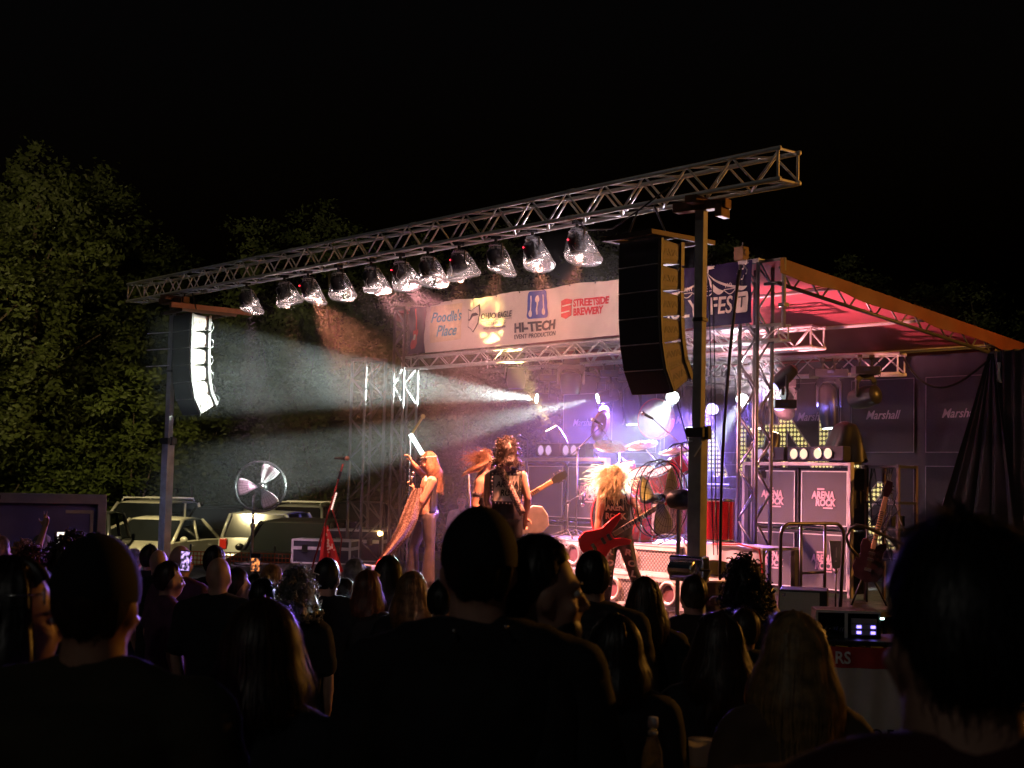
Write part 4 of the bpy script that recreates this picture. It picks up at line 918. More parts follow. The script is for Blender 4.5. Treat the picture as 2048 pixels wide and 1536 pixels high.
drum(1358, 932, 2.7, .13, .25, (-.5, -.4, 1), 'small pink tom tilted under the right crash cymbal')
drum(1428, 1040, 2.5, .24, .5, (0, 0, 1), 'deep red floor tom behind the mast')
drum(1338, 1035, 2.3, .22, .4, (0, 0, 1), 'clear-shelled floor tom behind the near fan', shell=mat('grey_shell', (.4, .36, .38), .2, .2, .15, 8))
g = drum(1312, 838, 6.4, .33, .1, fr+Vector((.15, 0, .1)), 'big hanging gong drum with red rim high behind the kit', mat('gong_skin', (.3, .16, .13), .4, 0, .3, 5, trans=.3), True, 'gong_drum', mat('red_rim', (.7, .08, .04), .4), mat('red_rim', (.7, .08, .04)))
def cymbal(px, py, v, r, axis, label, mm=BRASS, boom=(.2, .2)):
    c = pv(px, py, v); base = RT if v < 4.3 else DECK; t = thing('cymbal_stand', (c.x, c.y, base), ROTS, label, 'cymbal', 'cymbals of the kit'); q = Vector((0, 0, c.z-base)); Rm = frame_to(axis)
    m = MB(); m.lathe([(.008, .028), (.04, .022), (.055, .008), (r*.6, -.004), (r, -.018), (r, -.02), (r*.6, -.007), (.05, .004), (.008, .02)], 32, Rm, q, capped=False); m.build('cymbal', mm, t, True)
    m = MB(); m.cyl(q-Rm @ Vector((0, 0, .05)), q+Rm @ Vector((0, 0, .06)), .008); m.ell(q+Rm @ Vector((0, 0, .05)), .018, None, 8, 6); m.build('wing_nut', CHROME, t)
    m = MB(); j = Vector((boom[0], boom[1], max(.3, q.z*.75))); m.tube([q, j], .009, 6); m.tube([j+Vector((0, 0, .04)), (boom[0], boom[1], .3)], .013, 6)
    for k in range(3): a = k*2.1+.5; m.tube([(boom[0], boom[1], .4), (boom[0]+.3*math.cos(a), boom[1]+.3*math.sin(a), .01)], .01, 6)
    m.build('stand', CHROME, t, True); return t
cymbal(1222, 890, 3.0, .25, (.35, -.25, 1), 'silver crash cymbal tilted over the bass player')
cymbal(1283, 888, 2.9, .22, (.12, -.35, 1), 'pink-lit crash cymbal in the middle of the kit')
cymbal(1352, 899, 2.8, .23, (.0, -.3, 1), 'pink-lit ride cymbal beside the mast')
cymbal(1178, 893, 3.1, .16, (.05, -.1, 1), 'small hi-hat cymbal above the far cabinet wall')
cymbal(1199, 850, 3.3, .24, (-.9, -.25, .25), 'brown cymbal hung on edge in front of a purple light', DKBR)
def mic_stand(base, mic, label, boom=True, cat='microphone stand', tip=None, knob=CHROME):
    t = thing('microphone_stand', base, 0, label, cat, 'microphone stands on the stage'); base = Vector(base); q = Vector(mic)-base
    m = MB(); mid = Vector((0, 0, q.z*.78)) if boom else q
    m.tube([(0, 0, .05), mid], .012, 6)
    if boom: m.tube([mid-(q-mid)*.25, q], .009, 6); m.ell(mid, .025, None, 8, 6)
    for k in range(3): a = k*2.1+.7; m.tube([(0, 0, .12), (.28*math.cos(a), .28*math.sin(a), .01)], .01, 6)
    m.build('stand', STEEL, t, True)
    d = Vector(tip or (-.6, -.3, .3)).normalized(); m = MB(); m.cyl(q, q+d*.14, .014, .02, 10); h = m.build('microphone', BLKP, t, True)
    m = MB(); m.ell(q+d*.165, .03, None, 12, 8); m.build('mesh_head', knob, h, True)
    return t
c = pv(1152, 1060, 2.0); mic_stand((c.x, c.y, RT), pv(1205, 850, 2.4), 'tall boom microphone stand over the far side of the drums')
c = pv(1360, 1085, 1.9); mic_stand((c.x, c.y, RT), pv(1306, 838, 2.2), 'tall boom stand leaning up towards the gong drum')
c = at(945, 1190, 18.2); mic_stand((c.x, c.y, DECK), at(938, 947, 18.2), 'black vocal microphone stand beside the shirtless guitarist', False, tip=(.9, 0, .45))
c = pv(1052, 1080, 3.4); mic_stand((c.x, c.y, DECK), pv(1055, 880, 3.4), 'thin microphone stand behind the guitarist in the vest', False)
c = pv(1135, 1080, 1.95); mic_stand((c.x, c.y, RT), pv(1168, 985, 2.0), 'short microphone stand pointing at the bass drum', True, tip=(-.1, 0, -1))
# singer's spare stand, leaning, with the flag scarf
base = at(622, 1140, 22.3); topm = at(686, 928, 22.3); t = thing('flag_microphone_stand', (base.x, base.y, DECK), 0, 'leaning microphone stand tied with a starred red scarf', 'microphone stand'); q = topm-t.location
m = MB(); m.tube([(0, 0, 0), q*.62, q], [.016, .014, .012], 8); m.tube([q*.62, q*.45+Vector((.25, .1, -.25)), (q.x*.9, .2, 0)], .012, 6); m.build('stand', mat('red_stand', (.3, .03, .03), .4, .3, .1, 6), t, True)
m = MB(); m.cyl(q+Vector((-.14, 0, .085)), q+Vector((.02, 0, .09)), .014, .022, 10); mc = m.build('microphone', BLKP, t, True)
m = MB(); m.ell(q+Vector((.06, 0, .09)), .04, None, 12, 8); m.build('mesh_head', mat('copper_mesh', (.7, .4, .3), .4, .6), mc, True)
m = MB(); m.tube([q*.86, q*.93], .022, 8); m.build('grip', BLKP, t)
for k in range(9):
    m = MB(); m.ell(q*(.58+.018*k)+Vector((.035, -.03, 0)), .015, None, 8, 6); m.build('stud_lamp', emis('stud', (1, .6, .5), 1.2), t)
def flag(a, b):
    p = q*.42; return Vector((p.x+.02+(a-.5)*(.06+.36*b)*1.0+.1*b, -.04+.04*math.sin(a*14+b*3), p.z-b*.72+.02*math.sin(a*8)))
m = MB(); m.grid(flag, 24, 16); fl = m.build('scarf', mat('scarf_red', (.6, .03, .04), .7, 0, .2, 8), t, True)
for k in range(22):
    gq = random.Random(k); a, b = gq.uniform(.45, .9), gq.uniform(.1, .55); m = MB(); m.ell(flag(a, b)+Vector((0, -.03, 0)), (.016, .004, .016), None, 6, 4); m.build('star', WHITE, fl)

# ================================================================ FANS
def fan(c, base, r, face, label, pole_dx=0., motor=.14, group='standing fans at the stage edge', spin=0):
    t = thing('standing_fan', base, 0, label, 'fan', group); base = Vector(base); q = Vector(c)-base; Rm = frame_to(face)
    for z in (-.09, 0, .09):
        m = MB(); rr = r*(1 if z == 0 else .96); m.tube([q+Rm @ Vector((rr*math.cos(a), rr*math.sin(a), z)) for a in [i*math.pi/24 for i in range(48)]], .007, 6, True); m.build('cage_ring', BLK, t, True)
    m = MB()
    for i in range(40):
        a = i*math.pi/20
        for s in (-1, 1): m.tube([q+Rm @ Vector((r*math.cos(a)*f, r*math.sin(a)*f, s*(.13-.04*f**2 if f < 1 else 0))) for f in (.14, .5, .9, 1)], .0022, 4)
    for f in (.3, .5, .7, .86):
        for s in (-1, 1): m.tube([q+Rm @ Vector((r*f*math.cos(a), r*f*math.sin(a), s*(.13-.04*f**2))) for a in [i*math.pi/16 for i in range(32)]], .002, 4, True)
    m.build('cage_wire', BLK, t)
    bm_ = mat('fan_blade', (.6, .58, .6), .35, .6, .15, 4)
    for k in range(3):
        def bl(a, b):
            th = spin+k*2.0944+(a-.5)*(.75+.25*math.sin(b*3)); rr = r*(.14+.76*b); return q+Rm @ Vector((rr*math.cos(th), rr*math.sin(th), .07*(a-.5)*(1-.3*b)))
        m = MB(); m.grid(bl, 8, 8); o = m.build('blade', bm_, t, True); o.modifiers.new('s', 'SOLIDIFY').thickness = .003
    m = MB(); m.lathe([(.02, .1), (.06, .08), (.06, -.04), (.03, -.06)], 16, Rm, q); m.build('hub', CHROME, t, True)
    m = MB(); m.lathe([(.05, -.12), (.1, -.16), (.115, -.3), (.1, -.4), (.04, -.44)], 18, Rm, q); m.build('motor', BLKP, t, True)
    p0 = q+Rm @ Vector((0, 0, -.25)); m = MB(); m.tube([p0, (p0.x+pole_dx, p0.y, p0.z-.15), (p0.x+pole_dx, p0.y, 0)], .024, 10); m.box((p0.x+pole_dx, p0.y, p0.z*.5), (.07, .07, .07)); m.build('pole', mat('fan_pole', (.3, .29, .28), .5, .4, .15, 8), t, True)
    m = MB(); m.lathe([(.28, 0), (.28, .03), (.1, .05), (.04, .06)], 24, None, (p0.x+pole_dx, p0.y, 0)); m.build('base', STEEL, t, True)
c = at(521, 973, 23.3); fan(c, (c.x, c.y, DECK), .42, (.12, -1, .1), 'standing fan with broad pale blades at the far stage edge', -.12, spin=R(62))
c = at(1320, 998, 15.6); fan(c, (c.x, c.y, DECK), .43, (-.62, .55, .0), 'standing fan seen from behind with black motor beside the bass player', .0, spin=.3)

# ================================================================ CASES, FENCE, TRAILER, RIGHT WING
def road_case(px, py, Y, w, h, d, label, rz=R(-8), z0=None):
    p = at(px, py, Y); t = thing('road_case', (p.x, p.y, p.z if z0 is None else z0), rz, label, 'road case', 'road cases at the far stage edge')
    m = MB(); m.box((0, 0, h*.32), (w, d, h*.62)); m.build('case_body', mat('case_laminate', (.03, .03, .045), .45, 0, .2, 9), t)
    m = MB(); m.box((0, 0, h*.82), (w, d, h*.34)); m.build('lid', mat('case_laminate', (.03, .03, .045)), t)
    for z in (h*.02, h*.62, h*.68, h*.985): m = MB(); m.box((0, 0, z), (w+.02, d+.02, .03)); m.build('edging', ALU, t)
    for s in (-1, 1):
        for e in (-1, 1): m = MB(); m.box((s*w/2, e*d/2, h/2), (.035, .035, h)); m.build('corner_post', ALU, t)
        m = MB(); m.box((s*w*.28, -d/2-.015, h*.65), (.1, .02, .12)); m.build('latch', CHROME, t)
    return t
road_case(650, 1148, 24.5, 1.0, .4, .6, 'road case with purple-lit edges beside the leaning microphone stand', z0=DECK)
road_case(715, 1148, 25.4, 1.0, .55, .6, 'taller road case behind the scarf of the singer', z0=DECK)
p = at(556, 1096, 27); t = thing('safety_fence', (p.x, 26.6, GL), R(-4), 'orange plastic mesh safety fence behind the far stage edge', 'fence')
m = MB()
for i in range(46): m.box((-1.6+i*.07, 0, .55), (.014, .01, 1.05))
for i in range(14): m.box((0, .003, .05+i*.078), (3.2, .008, .018))
m.build('mesh', mat('orange_plastic', (.5, .1, .03), .5), t)
for x in (-1.6, 0, 1.6): m = MB(); m.cyl((x, .03, 0), (x, .03, 1.2), .018); m.build('stake', STEEL, t)
p = at(92, 1000, 21); t = thing('event_trailer', (p.x-.75, 21, gz(21)), R(20), 'dark blue trailer with a grey framed opening behind the crowd', 'trailer')
TB = mat('trailer_blue', (.1, .095, .3), .5, 0, .2, 2, .1); TG = mat('trailer_grey', (.24, .23, .32), .5, .2, .15, 6)
m = MB(); m.box((0, .8, 1.12), (3.1, 1.6, 1.9)); m.build('body', TB, t, bevel=.03)
for c, d in (((0, -.03, 2.09), (3.16, .1, .15)), ((1.52, -.03, 1.1), (.13, .1, 1.95)), ((-1.52, -.03, 1.1), (.13, .1, 1.95)), ((0, -.03, .16), (3.16, .1, .12))): m = MB(); m.box(c, d); m.build('frame_rail', TG, t, bevel=.012)
m = MB(); m.box((0, -.012, 1.1), (2.9, .02, 1.75)); m.build('panel', TB, t)
m = MB(); m.box((-.2, -.09, 2.1), (.55, .04, .06)); m.build('latch_bar', BLK, t)
m = MB(); m.box((1.2, -.03, 1.9), (.4, .012, .05)); m.box((1.38, -.03, 1.72), (.05, .012, .4)); m.build('pale_strip', mat('strip_grey', (.3, .3, .35), .5), t)
for s in (-1, 1): m = MB(); m.cyl((s*.5, .0, .05), (s*.5, .2, .05), .3, None, 20); m.build('wheel', TYRE, t)
# stair rails at the near side of the deck
RAILM = mat('rail_metal', (.13, .11, .11), .35, .6, .15, 8)
t = thing('stage_guard_rail', ST(1.36, 1.7, DECK), ROTS, 'rounded steel guard rail before the near cabinet wall', 'railing')
def rrail(y0, y1, z0, z1, r):
    pts = []
    for cy_, cz, a0 in ((y1-r, z1-r, 0), (y0+r, z1-r, 90)):
        for i in range(7): a = R(a0+90*i/6); pts.append((0, cy_+r*math.cos(a), cz+r*math.sin(a)))
    return pts
m = MB(); m.tube([(0, 1.1, .06)]+rrail(0, 1.15, 0, 1.06, .16)+[(0, 0, 0)], .021, 10); m.tube([(0, 1.1, .06), (0, 1.0, .02), (0, .7, .02)], .021, 8); m.build('hoop', RAILM, t, True)
for y in (.36, .8): m = MB(); m.cyl((0, y, 0), (0, y, 1.05), .018); m.build('post', RAILM, t, True)
m = MB(); m.cyl((0, .36, .5), (0, .8, .5), .016); m.build('crossbar', RAILM, t, True)
p = pv(1692, 1075, 2.6); t = thing('stair_handrail', (p.x, p.y, gz(18)), 0, 'curled handrail sloping down the stage steps', 'railing'); zz = p.z-t.location.z
m = MB(); m.tube([(.15, 0, zz-.22), (.05, 0, zz-.12), (.0, 0, zz-.0), (.04, 0, zz+.1), (.12, 0, zz+.14), (.22, 0, zz+.13), (.9, .1, zz-.16), (1.5, .2, zz-.42)], .021, 10); m.build('rail', RAILM, t, True)
m = MB(); m.cyl((.85, .1, 0), (.85, .1, zz-.14), .018); m.cyl((1.45, .2, 0), (1.45, .2, zz-.4), .018); m.build('post', RAILM, t, True)
p = pv(1850, 1075, 3.4); t = thing('stair_handrail', (p.x, p.y, gz(18)), 0, 'second curled handrail on the far side of the stage steps', 'railing'); zz = p.z-t.location.z
m = MB(); m.tube([(-.12, 0, zz-.25), (-.1, 0, zz-.1), (-.02, 0, zz), (.12, 0, zz), (.8, .1, zz-.3)], .021, 10); m.build('rail', RAILM, t, True)
m = MB(); m.cyl((.7, .1, 0), (.7, .1, zz-.26), .018); m.cyl((-.12, 0, 0), (-.12, 0, zz-.2), .018); m.build('post', RAILM, t, True)
p = at(1606, 1180, 13.2); g0 = gz(13.2); H = p.z-g0; t = thing('side_speaker', (p.x, 13.2, g0), R(-14), 'lit-fronted loudspeaker cabinet standing off the near stage corner', 'loudspeaker')
m = MB(); m.box((0, .22, H/2), (.44, .46, H)); m.build('cabinet', BLKP, t, bevel=.012)
m = MB(); m.box((-.03, -.02, H-.3), (.36, .02, .56)); m.build('grille', mat('lit_grille_tone', (.5, .54, .5), .7, 0, .1, 120, .2), t)  # grille colour lifted in place of light falling on the front
m = MB(); m.box((-.17, -.035, H-.05), (.03, .012, .03)); m.build('badge', CHROME, t)
# small condenser screen on a stand (sound shield) by the rail
p = pv(1672, 1110, 2.9); t = thing('microphone_shield', (p.x, p.y, DECK), 0, 'grey tapered panel on a thin stand before the near cabinets', 'microphone stand'); zz = p.z-DECK
m = MB(); m.prism([(-.05, -.16), (.05, -.16), (.085, .17), (-.085, .17)], -.015, .015, None, (0, 0, zz)); m.build('panel', mat('shield_grey', (.33, .35, .33), .6), t, bevel=.008)
m = MB(); m.box((.0, -.018, zz+.03), (.012, .004, .12)); m.box((-.005, -.018, zz-.07), (.016, .004, .02)); m.build('panel_mark', WHITE, t)
m = MB(); m.tube([(0, 0, 0), (0, 0, zz-.16)], .01, 6); m.ell((0, 0, zz-.2), .025); m.lathe([(.14, 0), (.14, .02), (.02, .03)], 16); m.build('stand', STEEL, t, True)
# guitar on a stand, right wing
def guitar_outline(s=1.0, kind='single'):
    if kind == 'bass': pts = [(-.17, -.25), (-.06, -.29), (.06, -.28), (.16, -.22), (.18, -.1), (.13, .0), (.15, .1), (.2, .22), (.17, .26), (.1, .2), (.05, .1), (-.03, .1), (-.07, .2), (-.12, .3), (-.17, .31), (-.16, .18), (-.13, .05), (-.16, -.05), (-.2, -.15)]
    else: pts = [(-.12, -.25), (0, -.28), (.12, -.25), (.17, -.16), (.165, -.06), (.12, .02), (.115, .08), (.14, .15), (.12, .2), (.06, .17), (.03, .14), (-.04, .16), (-.08, .2), (-.13, .18), (-.14, .1), (-.115, .03), (-.155, -.05), (-.17, -.15)]
    return [(x*s, z*s) for x, z in pts]
def guitar(loc, Rm, label, body_m, kind='single', s=1.0, nlen=.68, name='electric_guitar'):
    t = thing(name, loc, 0, label, 'guitar'); Rq = Rm.to_3x3()
    m = MB(); m.prism(guitar_outline(s, kind), -.022, .022, Rq); b = m.build('body', body_m, t, bevel=.008)
    m = MB(); m.box(Rq @ Vector((0, -.03, .12+nlen/2)), (.056, .03, nlen), Rq); nk = m.build('neck', mat('maple', (.5, .3, .14), .4, 0, .15, 20), t, bevel=.006)
    for k in range(12):
        z = .2+nlen*(1-.5**((k+1)/9.)) ; m = MB(); m.box(Rq @ Vector((0, -.047, min(z, nlen+.08))), (.052, .004, .012), Rq); m.build('fret', mat('fret_dark', (.04, .02, .02), .4), nk)
    m = MB(); m.prism([(-.03, 0), (.03, 0), (.055, .09), (.04, .2), (-.035, .21), (-.05, .08)], -.03, -.012, Rq, Rq @ Vector((0, 0, .12+nlen))); hd = m.build('headstock', body_m, t, bevel=.004)
    for k in range(4 if kind == 'bass' else 6):
        sd = -1 if k % 2 else 1; m = MB(); m.ell(Rq @ Vector((sd*.06, -.02, .17+nlen+.045*(k//2+.3))), (.014, .008, .01), None, 8, 6); m.build('tuner', CHROME, hd)
    for z in (-.02, .06): m = MB(); m.box(Rq @ Vector((0, -.03, z)), (.08, .018, .035), Rq); m.build('pickup', BLKP, b)
    m = MB(); m.box(Rq @ Vector((0, -.032, -.15)), (.085, .02, .04), Rq); m.build('bridge', CHROME, b)
    m = MB()
    for k in range(4): x = -.018+.012*k; m.cyl(Rq @ Vector((x, -.052, -.15)), Rq @ Vector((x, -.05, .12+nlen)), .0015, None, 4)
    m.build('strings', CHROME, b)
    return t
p = pv(1742, 1115, 4.0); guitar(p, (Matrix.Rotation(R(-20), 3, 'Z') @ Matrix.Rotation(R(14), 3, 'Y') @ Matrix.Rotation(R(10), 3, 'X')), 'dark guitar with pale binding standing in the wings', mat('guitar_dark', (.03, .012, .012), .2), s=1.15)
t = thing('guitar_stand', (p.x, p.y+.1, DECK), 0, 'black stand holding the dark guitar in the wings', 'stand'); m = MB(); m.tube([(0, .1, 1.0), (0, .1, .05)], .014, 6)
for s in (-1, 1): m.tube([(0, .1, .5), (s*.22, -.02, .02)], .012, 6)
m.build('frame', BLK, t, True)
# bar table with skirt, amp rack on it
BT = Vector((2.95, 11.2, gz(11))); TZ = .76-BT.z
t = thing('bar_table', BT, R(-6), 'tall bar table with a red and white printed skirt', 'table')
m = MB(); m.box((0, .3, TZ), (1.4, .65, .04)); m.build('table_top', BLKP, t, bevel=.008)
m = MB(); m.grid(lambda a, b: Vector((-.68+1.36*a, -.02+.012*math.sin(a*40), TZ-.03-.16*b)), 50, 2); m.build('red_band', mat('skirt_red', (.42, .03, .03), .7), t, True)
m = MB(); m.grid(lambda a, b: Vector((-.68+1.36*a, -.02+.014*math.sin(a*40+b), TZ-.192-.88*b)), 50, 6); m.build('white_skirt', mat('skirt_white', (.55, .5, .46), .75, 0, .08, 5), t, True)
lettering('RS', .13, WHITE, t, (-.38, -.045, TZ-.155), sx=.9, off=.003); lettering('OHIO E', .1, INK, t, (-.3, -.045, TZ-.72), off=.003, sx=1.1)
for z in (.77, .8): m = MB(); m.box((-.1, -.045, TZ-z), (.42, .003, .012)); m.build('print_rule', INK, t)
for x in (-.62, .62):
    for y in (.05, .55): m = MB(); m.cyl((x, y, 0), (x, y, TZ), .02); m.build('leg', STEEL, t)
p = at(1700, 1276, 11.35); t = thing('amplifier_case', (p.x, p.y+.05, .782), R(-6), 'open rack case with blue-lit meters on the bar table', 'amplifier rack')
m = MB()
for c, d in (((0, .2, .01), (.5, .4, .02)), ((0, .2, .2), (.5, .4, .02)), ((-.24, .2, .105), (.02, .4, .2)), ((.24, .2, .105), (.02, .4, .2)), ((0, .39, .105), (.5, .02, .2))): m.box(c, d)
m.build('case', BLKP, t)
m = MB(); m.box((-.25, -.005, .1), (.02, .02, .21)); m.box((.0, -.005, .205), (.5, .02, .02)); m.box((-.02, -.005, .1), (.025, .02, .2)); m.build('edging', ALU, t)
for k in range(3):
    m = MB(); m.box((.12, .0, .045+.045*k), (.2, .02, .04)); un = m.build('rack_unit', mat('unit_face', (.4, .4, .36), .4, .3), t)
    if k < 2:
        for x in (.08, .19): m = MB(); m.box((x, -.012, .045+.045*k), (.035, .004, .022)); m.build('meter', emis('blue_meter', (.22, .16, 1), 3.2), un)
    else: m = MB(); m.box((.26, -.01, .16), (.03, .004, .016)); m.build('pilot_lamp', emis('pilot', (.6, 1, .85), 5), un)
m = MB()
for k in range(9): g = random.Random(k); x = -.22+.02*k; m.tube([(x, 0, .03), (x+.01, -.03, .06+.04*g.random()), (x+.02, -.01, .08)], .006, 5)
m.build('patch_cable', CHROME, t)
# high table with bottle and cup
t = thing('cocktail_table', (.48, 4.45, gz(4.45)), 0, 'small round high table among the front watchers', 'table'); hz = .96-gz(4.45)
m = MB(); m.lathe([(.26, hz-.03), (.28, hz-.015), (.26, hz)], 28); m.build('table_top', BLKP, t, True)
m = MB(); m.cyl((0, 0, 0), (0, 0, hz-.02), .035); m.lathe([(.26, 0), (.25, .03), (.05, .05)], 20); m.build('pedestal', STEEL, t, True)
p = at(1306, 1440, 4.35); t = thing('drink_bottle', (p.x, p.y, .961), 0, 'clear drink bottle with a white cap on the high table', 'bottle'); k = (p.z-.961)/.25
PET = clear_film('bottle_plastic', (.75, .78, .78), .05, .25)
m = MB(); m.lathe([(.03*1, 0), (.034, .01), (.034, .13*k), (.03, .17*k), (.014, .21*k), (.014, .235*k)], 20); m.build('shell', PET, t, True)
m = MB(); m.lathe([(.031, .012), (.031, .1*k)], 18); m.build('drink', mat('cola', (.02, .01, .006), .1), t, True)
m = MB(); m.lathe([(.016, .232*k), (.016, .255*k), (.014, .258*k)], 18); m.build('cap', WHITE, t, True)
m = MB(); m.lathe([(.0155, .212*k), (.0155, .22*k)], 18); m.build('neck_ring', WHITE, t, True)
p = at(1402, 1480, 4.55); t = thing('drink_cup', (p.x, p.y, .961), 0, 'translucent plastic cup on the high table', 'cup'); k = p.z-.961
m = MB(); m.lathe([(.028, 0), (.04, k), (.042, k+.004), (.038, k)], 24, capped=False); m.lathe([(.0, .002), (.028, .002)], 20, capped=False); m.build('wall', mat('cup_plastic', (.5, .48, .46), .35, 0, .05, 5, trans=.5), t, True)
m = MB(); m.lathe([(.03, .004), (.036, k*.6)], 20); m.build('beer', mat('beer', (.4, .2, .04), .15), t, True)
# floor wedges at the stage lip
for px, py, lb in ((1100, 1262, 'pale floor monitor wedge at the stage lip behind the bearded man'), (930, 1225, 'floor monitor wedge in front of the guitarists'), (740, 1180, 'floor monitor wedge at the feet of the singer')):
    C0 = Vector((0, 0, CAMZ)); d = at(px, py, 15)-C0; p = C0+d*((DECK-CAMZ)/d.z); p.z = DECK; t = thing('floor_monitor', p, ROTS, lb, 'loudspeaker', 'floor monitors along the stage lip')
    m = MB(); m.prism([(-.2, 0), (.2, 0), (.2, .12), (-.1, .34), (-.2, .34)], -.3, .3, Matrix.Rotation(R(90), 3, 'Z')); m.build('cabinet', mat('monitor_grey', (.2, .22, .21), .6, 0, .15, 30, .2), t, bevel=.012)
    m = MB(); m.box((0, .052, .238), (.52, .34, .012), Matrix.Rotation(R(-36), 3, 'X')); m.build('grille', GRILLE, t)
# thin pole with a V of bright tubes by the singer
p0 = at(812, 1165, 20.5); p1 = at(821, 868, 20.5); t = thing('bright_boom_stand', (p0.x, p0.y, DECK), 0, 'thin pole topped by a V of two bright tubes over the singer', 'light stand'); q = p1-t.location
m = MB(); m.tube([(0, 0, .03), q], .012, 6); m.lathe([(.2, 0), (.2, .02), (.03, .04)], 16); m.build('pole', CHROME, t, True)
a = at(845, 908, 20.5)-t.location; m = MB(); m.cyl(q, a, .03, None, 10); m.build('white_tube', emis('boom_glow', (.85, 1, 1), 5), t)  # strongly lit boom arm, its brightness put in as emission
a = at(846, 833, 20.5)-t.location; m = MB(); m.cyl(q+Vector((.02, 0, .01)), a, .018, None, 10); m.ell(a, .035, None, 10, 6); m.build('yellow_tube', mat('tube_yellow', (.75, .75, .35), .4), t)
p = at(760, 1067, 25); t = thing('spark_lamp', (p.x, p.y, p.z), 0, 'small amber lamp clamped to the far tower foot', 'lamp'); m = MB(); m.ell((0, 0, 0), .045, None, 10, 8); m.build('bulb', emis('amber_bulb', (1, .6, .18), 14), t, True); m = MB(); m.cyl((0, .03, -.03), (0, .1, -.1), .03); m.build('clamp', BLK, t)
for k, (px, py) in enumerate(((690, 1078), (684, 1092))):
    p = at(px, py, 26); t = thing('spark_lamp', (p.x, p.y, p.z), 0, ('small warm lamp above the road cases', 'lower warm lamp above the road cases')[k], 'lamp'); m = MB(); m.ell((0, 0, 0), .04, None, 10, 8); m.build('bulb', emis('warm_bulb', (1, .8, .5), 3), t, True); m = MB(); m.cyl((0, .0, -.03), (0, .05, DECK-p.z), .012); m.build('stem', BLK, t)

# ================================================================ PEOPLE
HAIRC = {}
def hair_mat(name, c):
    if name in HAIRC: return HAIRC[name]
    HAIRC[name] = mat('hair_'+name, c, .42, 0, .45, 30, .2, spec=.6, trans=.42 if max(c) > .2 else .2); return HAIRC[name]
HM = {k: hair_mat(k, c) for k, c in dict(black=(.012, .009, .008), brown=(.045, .024, .014), auburn=(.12, .035, .015), blond=(.42, .27, .11), grey=(.3, .28, .26), white=(.62, .58, .52), platinum=(.75, .6, .34), sandy=(.3, .16, .07)).items()}
def cloth(name, c, rough=.85): return mat('cloth_'+name, c, rough, 0, .25, 9, .25)
def eul(y=0, p=0, r=0): return Matrix.Rotation(y, 3, 'Z') @ Matrix.Rotation(p, 3, 'X') @ Matrix.Rotation(r, 3, 'Y')

